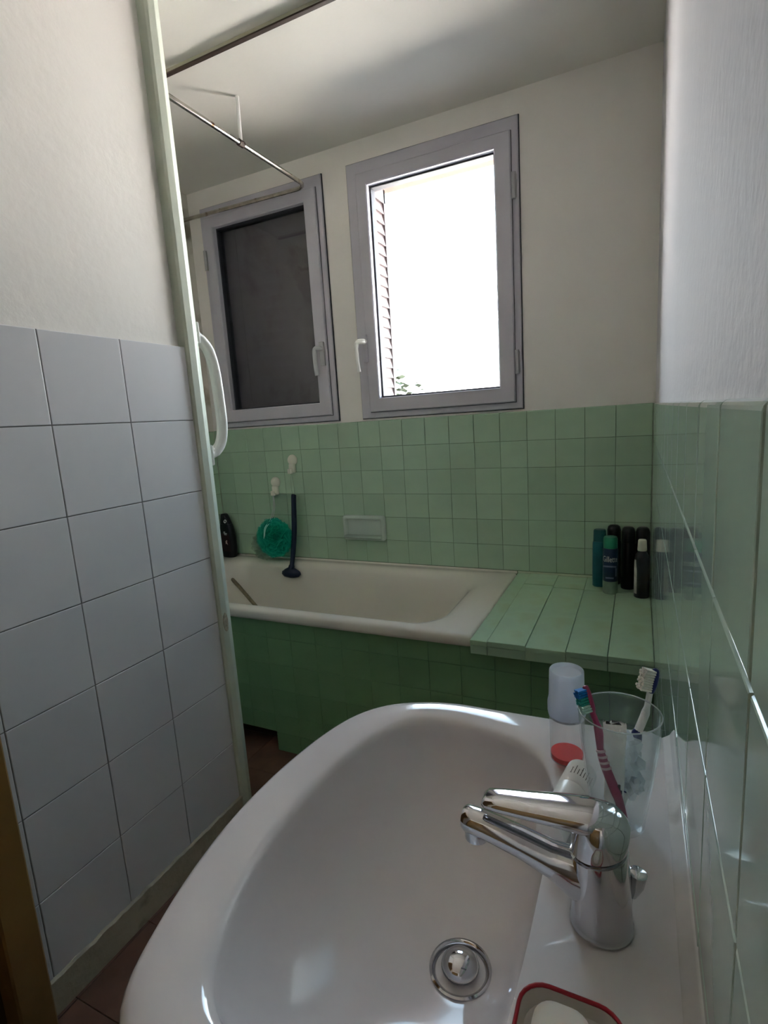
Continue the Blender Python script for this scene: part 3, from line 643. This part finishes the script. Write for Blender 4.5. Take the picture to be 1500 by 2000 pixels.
bm = bmesh.new(); loft(bm, [[(0.0248 * math.sin(-1.30 + 0.62 * i / 6 - (0.16 if h > 0.11 else 0) * i / 6), -0.0248 * math.cos(-1.30 + 0.62 * i / 6 - (0.16 if h > 0.11 else 0) * i / 6), h) for i in range(7)] for h in (0.016, 0.03, 0.10, 0.128, 0.136)], False, False, False)
obj('label_strip', bm, 'label', cb)

# ------------------------------------------------------------------ curtain rod (L-shaped) with ceiling hanger
ZR = 2.236
cr_ = thing('curtain_rod', 'thin tarnished chrome shower curtain rod bent round the corner near the ceiling', 'curtain rod', (-1.335, -0.11, ZR))
path = [(-0.72, -0.80, 0)] + [(0.0 - 0.06 + 0.06 * math.sin(a), -0.74 - 0.06 * math.cos(a), 0) for a in (0, 0.4, 0.8, 1.2, PI / 2)] + [(0.0, -0.3, 0), (0.0, -0.05, 0)] + [(-0.05 + 0.05 * math.cos(a), 0.0 - 0.05 + 0.05 + 0.05 * math.sin(a) - 0.0, 0) for a in (0.0, 0.35, 0.75, 1.15, PI / 2)] + [(-0.3, 0.05, 0.004), (-0.724, 0.05, 0.01)]
bm = bmesh.new(); tube(bm, path, 0.0085, 12); smooth_angle(obj('rod', bm, 'chrome_old', cr_), 60)
for y, z in ((-0.80, 0.0), (0.05, 0.01)):
    bm = bmesh.new(); n = 20
    loft(bm, [[(x, y + r * math.cos(2 * PI * i / n), z + r * math.sin(2 * PI * i / n)) for i in range(n)] for x, r in ((-0.7275, 0.026), (-0.722, 0.026), (-0.716, 0.014), (-0.708, 0.011))]); bmesh.ops.recalc_face_normals(bm, faces=bm.faces); obj('wall_flange', bm, 'chrome_old', cr_)
bm = bmesh.new(); tube(bm, [(0.001, -0.372, 0.008), (0.003, -0.372, CEIL - ZR - 0.0005)], 0.0065, 10); smooth_angle(obj('ceiling_hanger', bm, 'white_pl', cr_), 60)
bm = bmesh.new(); tube(bm, [(0, -0.384, 0), (0, -0.360, 0)], 0.0115, 12); obj('clamp', bm, 'rail_dark', cr_)

# ------------------------------------------------------------------ grab handle on the post
gh = thing('grab_handle', 'white plastic grab handle fixed to the pale green post', 'handle', (-1.205, YC + 0.062, 1.17))
bm = bmesh.new()
gp = spline([(0, 0.0008, 0.350), (0.003, 0.022, 0.335), (0.008, 0.046, 0.305), (0.010, 0.060, 0.25), (0.010, 0.066, 0.16), (0.010, 0.066, 0.085), (0.006, 0.056, 0.035), (0.002, 0.030, 0.008), (0, 0.0008, 0.000)], 6)
tube(bm, gp, [0.014] * 6 + [0.0155] * 37 + [0.014] * 6, 12, sx=1.2); smooth_angle(obj('grip', bm, 'white_pl', gh), 60)
for z in (0.350, 0.0):
    bm = bmesh.new(); box(bm, -0.02, 0.02, 0.0006, 0.008, z - 0.03, z + 0.03, 0.004, 2); smooth_angle(obj('mount', bm, 'white_pl', gh), 60)

# ================================================================== WASHBASIN
ZB = 0.820; YM = -1.735
OUT = [(-0.012, -0.266), (-0.012, -0.13), (-0.012, 0.0), (-0.012, 0.13), (-0.012, 0.266), (-0.080, 0.268), (-0.150, 0.266), (-0.22, 0.264), (-0.290, 0.2615), (-0.345, 0.246), (-0.386, 0.222), (-0.417, 0.182), (-0.436, 0.125), (-0.4465, 0.06), (-0.450, 0.0), (-0.4475, -0.06), (-0.437, -0.125), (-0.421, -0.182), (-0.406, -0.219), (-0.385, -0.243), (-0.345, -0.263), (-0.290, -0.272), (-0.22, -0.273), (-0.150, -0.272), (-0.080, -0.270)]
INN = [(-0.128, -0.175), (-0.122, -0.09), (-0.121, 0.0), (-0.122, 0.09), (-0.130, 0.135), (-0.139, 0.160), (-0.156, 0.185), (-0.20, 0.205), (-0.262, 0.2165), (-0.310, 0.212), (-0.344, 0.190), (-0.366, 0.150), (-0.382, 0.10), (-0.391, 0.05), (-0.393, 0.0), (-0.391, -0.05), (-0.383, -0.10), (-0.368, -0.150), (-0.346, -0.192), (-0.312, -0.214), (-0.262, -0.2175), (-0.20, -0.212), (-0.156, -0.204), (-0.136, -0.194)]
DR = (-0.205, 0.0)      # drain centre (x, y-YM)
NR = 144
def polar(pts):         # radius of a closed outline seen from the drain, at NR even angles
    P_ = [(p.x - DR[0], p.y - DR[1]) for p in spline([(x, y, 0) for x, y in pts], 6, True)]; out = []
    for k in range(NR):
        a = 2 * PI * (k + 0.5) / NR; ca, sa = math.cos(a), math.sin(a); best = 0.1
        for (x0, y0), (x1, y1) in zip(P_, P_[1:] + P_[:1]):
            d0, d1 = ca * y0 - sa * x0, ca * y1 - sa * x1
            if d0 * d1 <= 0 and d0 != d1:
                t = d0 / (d0 - d1); r = ca * (x0 + (x1 - x0) * t) + sa * (y0 + (y1 - y0) * t)
                if r > 0: best = r
        out.append(best)
    return out
def pring(rad, z): return [(DR[0] + r * math.cos(2 * PI * (k + 0.5) / NR), YM + DR[1] + r * math.sin(2 * PI * (k + 0.5) / NR), z) for k, r in enumerate(rad)]
RI = polar(INN)
def ring_from(pts, z): return pring(polar(pts), z)
def blend(t, z): return pring([0.031 + (r - 0.031) * t for r in RI], z)   # inner outline shrunk towards the drain
def off(pts, d):       # inset of the outer outline (not at the wall side)
    c = Vector((-0.2, 0)); o = []
    for x, y in pts:
        v = Vector((x, y)) - c; q = c + v * (1 - d / max(v.length, 1e-6)); o.append((min(q.x, -0.012), q.y) if x < -0.013 else (x, q.y))
    return o
BZ = 0.674
zmid = lambda o, i, f: [tuple(a[k] * (1 - f) + b[k] * f for k in range(3)) for a, b in zip(o, i)]
bs = thing('washbasin', 'large white ceramic washbasin in front against the green tiled wall', 'washbasin', (0, 0, 0))
outer = lambda d, z: ring_from(off(OUT, d), z)
inner = lambda z: ring_from(INN, z)
R0 = outer(0.006, ZB); R1 = inner(ZB - 0.004)
rings = [outer(0.12, 0.66), outer(0.06, 0.70), outer(0.022, 0.745), outer(0.004, 0.775), outer(0.0, 0.790), outer(-0.001, ZB - 0.014), outer(0.0005, ZB - 0.006), outer(0.0035, ZB - 0.0018), outer(0.008, ZB + 0.0002),
         zmid(outer(0.008, ZB + 0.0002), inner(ZB - 0.0040), 0.5), zmid(outer(0.008, ZB), inner(ZB - 0.0040), 0.85), inner(ZB - 0.0065),
         blend(0.985, ZB - 0.0135), blend(0.968, ZB - 0.028), blend(0.93, ZB - 0.052), blend(0.83, ZB - 0.080), blend(0.68, ZB - 0.104), blend(0.52, ZB - 0.124), blend(0.35, ZB - 0.135), blend(0.18, ZB - 0.1415), blend(0.05, ZB - 0.1445), blend(0.0, ZB - 0.146)]
bm = bmesh.new(); loft(bm, rings, True, False); bmesh.ops.recalc_face_normals(bm, faces=bm.faces)
smooth_angle(obj('bowl', bm, 'ceramic', bs), 70)
bm = bmesh.new(); lathe(bm, [(0.115, 0.0), (0.115, 0.03), (0.085, 0.08), (0.075, 0.4), (0.095, 0.62), (0.12, 0.672)], 32, (-0.16, YM), sx=0.9); smooth_angle(obj('pedestal', bm, 'ceramic', bs), 60)
bm = bmesh.new(); pts = []
loft(bm, [[(0.0006, y, 0.802), (-0.0135, y, 0.802), (-0.0140, y, ZB - 0.001), (-0.0095, y, ZB + 0.002), (-0.0050, y, ZB + 0.0055), (-0.0022, y, ZB + 0.011), (0.0006, y, ZB + 0.0145)] for y in (YM - 0.262, YM - 0.1, YM + 0.1, YM + 0.262)]); bmesh.ops.recalc_face_normals(bm, faces=bm.faces)
obj('sealant_bead', bm, 'sealant', bs, True)
# drain
dz = ZB - 0.1475
bm = bmesh.new(); lathe(bm, [(0.0295, dz - 0.012), (0.0325, dz - 0.002), (0.0322, dz + 0.0035), (0.030, dz + 0.0045), (0.0265, dz + 0.002), (0.024, dz - 0.008), (0.0235, dz - 0.02)], 40, (DR[0], YM), True, True); smooth_angle(obj('drain_ring', bm, 'chrome', bs), 50)
bm = bmesh.new(); lathe(bm, [(0.0238, dz - 0.0195), (0.0238, dz - 0.0085)], 30, (DR[0], YM)); obj('drain_hole_shade', bm, 'dark', bs)  # solid black disk paints the shade around the plug
bm = bmesh.new(); lathe(bm, [(0.004, dz - 0.017), (0.004, dz + 0.002), (0.0192, dz + 0.0035), (0.0200, dz + 0.006), (0.0185, dz + 0.010), (0.0145, dz + 0.0145), (0.008, dz + 0.017), (0.002, dz + 0.0178)], 36, (DR[0], YM)); smooth_angle(obj('drain_plug', bm, 'chrome', bs), 50)

# ------------------------------------------------------------------ mixer tap
FX, FY, FZ = -0.068, -1.767, ZB + 0.0004
tp = thing('mixer_tap', 'chrome single-lever mixer tap on the back ledge of the washbasin', 'tap', (FX, FY, FZ))
def esec(cx, cz, ry, rz, tilt, n=20, e=2.0, cy=0.0):
    """section ellipse in a plane facing along -x, tilted about y"""
    out = []
    for i in range(n):
        t = 2 * PI * i / n; c, s = math.cos(t), math.sin(t)
        y = ry * math.copysign(abs(c) ** (2 / e), c); z = rz * math.copysign(abs(s) ** (2 / e), s)
        out.append((cx + z * math.sin(tilt), cy + y, cz + z * math.cos(tilt)))
    return out
bm = bmesh.new()
def bring(r, z, dx=0.0, tl=0.0, n=32): return [(dx + r * math.cos(2 * PI * i / n), r * math.sin(2 * PI * i / n), z + tl * r * math.cos(2 * PI * i / n)) for i in range(n)]
loft(bm, [bring(0.0248, 0.0), bring(0.0248, 0.0025), bring(0.0238, 0.004), bring(0.0228, 0.03), bring(0.0222, 0.055, -0.001, 0.1), bring(0.0222, 0.0665, -0.002, 0.22), bring(0.019, 0.068, -0.002, 0.22)])
smooth_angle(obj('tap_body', bm, 'chrome', tp), 40)
bm = bmesh.new()
loft(bm, [esec(-0.004, 0.036, 0.0185, 0.026, 0.2), esec(-0.022, 0.040, 0.0175, 0.020, 0.15), esec(-0.040, 0.0465, 0.0150, 0.0145, 0.12), esec(-0.065, 0.0545, 0.0138, 0.0125, 0.1), esec(-0.095, 0.0615, 0.0130, 0.0115, 0.05), esec(-0.112, 0.0640, 0.0125, 0.0110, 0.0), esec(-0.1155, 0.0640, 0.010, 0.0085, 0.0)])
bmesh.ops.recalc_face_normals(bm, faces=bm.faces); smooth_angle(obj('spout', bm, 'chrome', tp), 50)
bm = bmesh.new(); lathe(bm, [(0.009, 0.046), (0.0105, 0.047), (0.0105, 0.057), (0.009, 0.060)], 20, (-0.104, 0)); smooth_angle(obj('aerator', bm, 'chrome', tp), 40)
# lever: cap dome plus flat blade
bm = bmesh.new()
loft(bm, [bring(0.0195, 0.0695, -0.002, 0.22), bring(0.0220, 0.0705, -0.002, 0.22), bring(0.0222, 0.080, -0.001, 0.20), bring(0.0210, 0.092, 0.0, 0.12), bring(0.0175, 0.0995, -0.001, 0.05), bring(0.010, 0.1025, -0.002, 0.0)])
smooth_angle(obj('lever_cap', bm, 'chrome', tp), 50)
bm = bmesh.new()
loft(bm, [esec(0.016, 0.094, 0.008, 0.004, 0.0, e=2.6), esec(0.008, 0.0955, 0.0165, 0.0085, 0.0, e=2.6), esec(-0.012, 0.0955, 0.0190, 0.0095, 0.05, e=2.6), esec(-0.035, 0.0940, 0.0172, 0.0080, 0.05, e=2.6), esec(-0.060, 0.0915, 0.0150, 0.0068, 0.05, e=2.6), esec(-0.082, 0.0895, 0.0130, 0.0062, 0.05, e=2.6), esec(-0.093, 0.0885, 0.0115, 0.0055, 0.05, e=2.6), esec(-0.0965, 0.0882, 0.008, 0.0035, 0.05, e=2.4)])
bmesh.ops.recalc_face_normals(bm, faces=bm.faces); smooth_angle(obj('lever', bm, 'chrome', tp), 60)
bm = bmesh.new(); tube(bm, [(0.020, 0.014, 0.0), (0.0215, 0.013, 0.018), (0.0235, 0.012, 0.030)], [0.0022, 0.0022, 0.0025], 8); tube(bm, [(0.0230, 0.012, 0.022), (0.0255, 0.0115, 0.034), (0.0270, 0.011, 0.0455), (0.0272, 0.011, 0.0465)], [0.0035, 0.0065, 0.0072, 0.0055], 12)
smooth_angle(obj('waste_pull_knob', bm, 'chrome', tp), 50)

# ------------------------------------------------------------------ small things on the basin ledge
zb = ZB + 0.0010
mb = thing('mouthwash_bottle', 'small clear bottle with frosted cap and a little red liquid behind the tap', 'bottle', (-0.119, -1.558, zb - 0.0003))
bm = bmesh.new(); lathe(bm, [(0.0165, 0.0), (0.0192, 0.002), (0.0196, 0.02), (0.0202, 0.050), (0.0202, 0.0560)], 32); smooth_angle(obj('body', bm, 'clear_pl', mb), 50)
bm = bmesh.new(); lathe(bm, [(0.0150, 0.0012), (0.0182, 0.0026), (0.0188, 0.0090)], 32); smooth_angle(obj('red_liquid', bm, 'red_liq', mb), 50)
bm = bmesh.new(); lathe(bm, [(0.0203, 0.0568), (0.0203, 0.0595)], 32); obj('neck_ring', bm, 'grey_metal', mb)
bm = bmesh.new(); lathe(bm, [(0.0212, 0.060), (0.0220, 0.064), (0.0220, 0.075), (0.0205, 0.082), (0.0196, 0.1155), (0.0188, 0.1165), (0.0180, 0.1150), (0.0165, 0.112)], 36); smooth_angle(obj('cap', bm, 'frost', mb), 50)
bm = bmesh.new(); lathe(bm, [(0.009, 0.061), (0.0115, 0.063), (0.0115, 0.100), (0.009, 0.102)], 24); smooth_angle(obj('inner_pump', bm, 'frost', mb), 50)
# tumbler
GX, GY = -0.0590, -1.646
tg = thing('tumbler', 'clear drinking glass holding two toothbrushes beside the green tiled wall', 'glass', (GX, GY, zb - 0.0003))
bm = bmesh.new(); n = 40
lathe(bm, [(0.0215, 0.0), (0.0245, 0.002), (0.0275, 0.025), (0.0325, 0.060), (0.0365, 0.095), (0.0385, 0.122), (0.0379, 0.1228), (0.0371, 0.122), (0.0350, 0.095), (0.0308, 0.060), (0.0258, 0.025), (0.0225, 0.008), (0.010, 0.0068)], n)
smooth_angle(obj('glass_wall', bm, 'glass', tg), 60)
bm = bmesh.new(); tube(bm, [(0.0379 * math.cos(2 * PI * k / 40), 0.0379 * math.sin(2 * PI * k / 40), 0.1228) for k in range(42)], 0.0007, 6, False)
obj('rim', bm, thin_mat('glass_rim_glint', (0.95, 0.97, 0.97), 0.25, 0.30, (0.88, 0.92, 0.92), 0.05, 0.6), tg, True)  # pale haze on this ring paints the bright line along the rim
# toothbrushes (held by the glass: things of their own)
def tbrush(name, label, base, tip, mats, bdir, headlen, bl):
    base, tip = Vector(base), Vector(tip); ax = (tip - base); L = ax.length; ax.normalize()
    bd = Vector(bdir); bd = (bd - ax * bd.dot(ax)).normalized(); sd_ = ax.cross(bd).normalized()
    t = thing(name, label, 'toothbrush', base)
    def P(s, u, v): return ax * (s * L) + bd * u + sd_ * v
    hm, gm, bms = mats
    hs = 1 - headlen / L
    bm = bmesh.new(); rr_ = []
    pts_ = [P(s, u, 0) for s, u in ((0, 0), (0.04, 0.0), (0.2, -0.001), (0.4, 0.002), (0.55, 0.002), (0.7, -0.001), (hs, 0.0), (hs + 0.06, 0.0))]
    tube(bm, spline(pts_, 4), [0.003] + [0.0042] * 8 + [0.0050] * 7 + [0.0042] * 5 + [0.0030] * 8, 10); smooth_angle(obj('brush_handle', bm, hm, t), 60)
    bm = bmesh.new()                                   # head plate
    N = 20; ring = lambda w_, l_, u: [P(hs + (headlen / L) * 0.5, u, 0) + ax * (math.sin(2 * PI * k / N)) * l_ + sd_ * math.cos(2 * PI * k / N) * w_ for k in range(N)]
    loft(bm, [ring(0.0045, headlen * 0.50, -0.0028), ring(0.0060, headlen * 0.53, -0.0012), ring(0.0060, headlen * 0.53, 0.0012), ring(0.005, headlen * 0.50, 0.0022)]); bmesh.ops.recalc_face_normals(bm, faces=bm.faces)
    smooth_angle(obj('brush_head', bm, gm if name == 'toothbrush_w' else hm, t), 50)
    nb = len(bms); rows = 9
    for q, mname in enumerate(bms):
        bm = bmesh.new()
        for a in range(rows):
            if a * nb // rows != q: continue
            for b in range(4):
                s = hs * L + headlen * (0.08 + 0.86 * (a + 0.5) / rows); v = (b - 1.5) * 0.0026
                ln = bl * (1 + 0.08 * math.sin(a * 2.2) + 0.05 * ((a + b) % 2))
                p = ax * s + sd_ * v
                tube(bm, [p + bd * 0.0015, p + bd * ln + sd_ * v * 0.12], [0.00115, 0.0014], 6)
        obj('bristles', bm, mname, t)
    # grip pads
    bm = bmesh.new()
    if name == 'toothbrush':
        for s in (0.42, 0.46, 0.50, 0.54): tube(bm, [P(s, 0.0018, 0), P(s + 0.016, 0.0018, 0)], 0.0056, 10)
    else:
        tube(bm, spline([P(0.10, -0.0008, 0), P(0.3, -0.001, 0), P(0.5, 0.0018, 0), P(0.58, 0.003, 0)], 4), [0.002, 0.004, 0.0054, 0.0056, 0.0056, 0.0056, 0.0058, 0.0058, 0.0058, 0.0056, 0.005, 0.004, 0.002], 10)
    smooth_angle(obj('grip', bm, 'pink_rub' if name == 'toothbrush' else 'blue_pl', t), 60)
    t.name = 'toothbrush'
    return t
tbrush('toothbrush', 'raspberry pink toothbrush with blue and green bristles in the glass', (-0.0515, -1.662, zb + 0.0075), (-0.0915, -1.640, 0.9620), ('pink_pl', 'pink_pl', ('pale_br', 'green_br', 'blue_br')), (-0.8, -0.5, 0), 0.027, 0.011)
tbrush('toothbrush_w', 'white toothbrush with dark blue grip and white bristles leaning towards the wall', (-0.0585, -1.640, zb + 0.0075), (-0.0265, -1.602, 0.9725), ('white_pl', 'blue_pl', ('white_br', 'white_br', 'white_br')), (-0.8, -0.45, 0.1), 0.026, 0.0125)
# crumpled clear wrapper and white sachet inside the glass
def crumple(bm, c, r, seed, sq=(1, 1, 1), amp=0.35, sub=3):
    g = bmesh.ops.create_icosphere(bm, subdivisions=sub, radius=1.0)
    for v in g['verts']:
        p = v.co.copy(); k = 1 + amp * noise.noise(p * 2.2 + Vector((seed, 0, 0))) + amp * 0.6 * noise.noise(p * 5.5 + Vector((0, seed, 0)))
        v.co = Vector((p.x * sq[0], p.y * sq[1], p.z * sq[2])) * (r * k) + Vector(c)
wr = thing('crumpled_wrapper', 'crumpled clear plastic wrapper stuffed in the glass behind the toothbrushes', 'wrapper', (GX + 0.004, GY + 0.005, zb + 0.05))
bm = bmesh.new(); crumple(bm, (0, 0.004, 0.021), 0.0165, 2.0, (1.05, 0.8, 1.25), 0.5); obj('film', bm, 'film', wr)
bm = bmesh.new(); crumple(bm, (0.004, 0.010, -0.012), 0.0135, 7.0, (1.0, 0.8, 1.3), 0.5); obj('film', bm, 'film', wr)
st = thing('sachet', 'white crimped sachet standing in the glass between the two toothbrushes', 'sachet', (GX - 0.004, GY - 0.006, zb + 0.0072))
bm = bmesh.new(); rings = []
for k in range(9):
    f = k / 8; z = 0.106 * f; wd = 0.0085 + 0.0022 * f; th_ = 0.0055 * (1 - f * 0.93) + 0.0004
    rings.append([(wd * math.cos(2 * PI * i / 20) * (1 + 0.04 * math.sin(k * 2 + i)), th_ * math.sin(2 * PI * i / 20) + 0.0015 * math.sin(3 * f + i * 0.3), z + (0.0022 * math.sin(i * 1.9) if k == 8 else 0)) for i in range(20)])
loft(bm, rings); obj('sachet_body', bm, mat('white_sachet_foil', (0.92, 0.92, 0.93), 0.35, var=0.03, scale=80, bump=0.3, bscale=150), st, True)
bm = bmesh.new(); box(bm, 0.001, 0.006, -0.0058, -0.0030, 0.034, 0.042, 0.0004); box(bm, 0.003, 0.0075, -0.0058, -0.0030, 0.033, 0.036, 0.0004); obj('dark_print', bm, 'ink', st)
# white tube lying behind the tap with dark lettering round its end
wt = thing('toothpaste_tube', 'white tube with dark print lying on the basin ledge behind the tap', 'tube', (-0.1090, -1.662, zb + 0.0163))
bm = bmesh.new(); axd = Vector((-0.18, -0.98, 0.0)).normalized(); sdv = Vector((0.98, -0.18, 0)).normalized(); up = Vector((0, 0, 1))
def tring(s, r, fl=1.0, n=28): return [axd * s + sdv * (r * math.cos(2 * PI * i / n)) + up * (r * fl * math.sin(2 * PI * i / n)) for i in range(n)]
loft(bm, [tring(-0.062, 0.0145), tring(-0.060, 0.0160), tring(-0.022, 0.0160), tring(-0.0215, 0.0155)]); bmesh.ops.recalc_face_normals(bm, faces=bm.faces); smooth_angle(obj('tube_body', bm, 'tube', wt), 45)
bm = bmesh.new(); loft(bm, [tring(-0.0210, 0.0155), tring(-0.0204, 0.0161), tring(0.045, 0.0150), tring(0.047, 0.0135)]); bmesh.ops.recalc_face_normals(bm, faces=bm.faces); smooth_angle(obj('tube_cap', bm, 'tube', wt), 45)
bm = bmesh.new()
glyph = [(0.40, 0.9, 0), (0.60, 0.6, 1), (0.80, 0.9, 0), (1.0, 0.6, 0), (1.2, 0.9, 1), (1.4, 0.6, 0), (1.62, 0.9, 0), (1.84, 0.6, 1)]
for a, hgt, hook_ in glyph:                                   # small illegible upright letters round the tube
    rad = 0.01615; tg_ = -sdv * math.sin(a) + up * math.cos(a); nr = sdv * math.cos(a) + up * math.sin(a)
    def stroke(s0, s1, w0):
        q = [axd * s + nr * rad + tg_ * o for s, o in ((s0, -w0), (s0, w0), (s1, w0), (s1, -w0))]
        bm.faces.new([bm.verts.new(p) for p in q])
    stroke(-0.034 - 0.016 * hgt, -0.034, 0.00035)
    if hook_: stroke(-0.0445, -0.0436, 0.0009); stroke(-0.0349, -0.034, 0.0009)
obj('lettering', bm, 'ink', wt)
# soap dish with red rim and a bar of soap, bottom of the picture
sdish = thing('soap_dish', 'soap dish with a dark red rim on the near end of the basin ledge', 'soap dish', (-0.0815, -1.896, zb + 0.0002))
def dring(w_, l_, z, r=0.018): return [(x, y, z) for x, y, _ in rrect(-w_, w_, -l_, l_, r, 0, 6)]
bm = bmesh.new(); loft(bm, [dring(0.026, 0.040, 0.0), dring(0.032, 0.047, 0.002), dring(0.035, 0.0505, 0.0105), dring(0.0335, 0.049, 0.0105), dring(0.030, 0.045, 0.0035), dring(0.02, 0.03, 0.003)]); bmesh.ops.recalc_face_normals(bm, faces=bm.faces)
smooth_angle(obj('tray', bm, 'dish', sdish), 40)
bm = bmesh.new(); pr = [Vector(p) for p in dring(0.0345, 0.050, 0.0115)]; pr = pr + [pr[0], pr[1]]
tube(bm, pr, 0.0015, 8, False); smooth_angle(obj('red_rim', bm, 'red_rim', sdish), 60)
so = thing('soap_bar', 'cream bar of soap lying in the red-rimmed soap dish', 'soap', (-0.0860, -1.889, zb + 0.0040))
bm = bmesh.new()
loft(bm, [[(x, y, z) for x, y, _ in rrect(-w_, w_, -l_, l_, r_, 0, 6)] for w_, l_, r_, z in ((0.013, 0.024, 0.010, 0.0), (0.018, 0.029, 0.013, 0.003), (0.0195, 0.0305, 0.014, 0.009), (0.0185, 0.0295, 0.0135, 0.014), (0.014, 0.025, 0.011, 0.0168), (0.007, 0.016, 0.006, 0.0175))]); smooth_angle(obj('bar', bm, 'soap', so), 60)

# ================================================================== OUTSIDE
bm = bmesh.new()      # the rest of the building's front: its shadow keeps the near ground out of the sun
for b_ in ((-14, -2.3, 0.05, 0.30, -6, 7), (0.3, 12, 0.05, 0.30, -6, 7), (-2.3, 0.3, 0.05, 0.30, -6, -0.12), (-2.3, 0.3, 0.05, 0.30, CEIL + 0.15, 7)): box(bm, *b_)
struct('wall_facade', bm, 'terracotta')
bm = bmesh.new(); n = 12
vs_ = [[bm.verts.new((-60 + 120 * i / n, 0.6 + 100 * j / n, -6.0 + 0.3 * noise.noise(Vector((i, j, 0))))) for i in range(n + 1)] for j in range(n + 1)]
for j in range(n):
    for i in range(n): bm.faces.new((vs_[j][i], vs_[j][i + 1], vs_[j + 1][i + 1], vs_[j + 1][i]))
tag(obj('ground', bm, 'ground', None, True), kind='structure')
tree = thing('tree', 'leafy green treetop seen through the bottom left of the right-hand window', 'tree', (-3.10, 4.6, -6.0))
bm = bmesh.new(); tube(bm, [(0, 0, -0.2), (0.1, 0, 3), (0.0, 0.1, 5.5), (0.1, 0, 7.0)], [0.22, 0.17, 0.12, 0.05], 10); obj('trunk', bm, 'bark', tree, True)
rnd = random.Random(4); bm = bmesh.new()
for k in range(2600):
    d = Vector((rnd.gauss(0, 1), rnd.gauss(0, 1), rnd.gauss(0, 1))).normalized(); rad_ = rnd.uniform(0.45, 1.0) * (1 + 0.3 * noise.noise(d * 3))
    c = Vector((d.x * 0.62 * rad_, d.y * 0.7 * rad_, 6.86 + d.z * 0.98 * rad_)); a, b = frame_axes(Vector((rnd.gauss(0, 1), rnd.gauss(0, 1), rnd.gauss(0, 1) + 0.5)))
    s = rnd.uniform(0.035, 0.065); bm.faces.new([bm.verts.new(c + a * s * x + b * s * y) for x, y in ((-1, 0), (0, -0.5), (1, 0), (0, 0.5))])
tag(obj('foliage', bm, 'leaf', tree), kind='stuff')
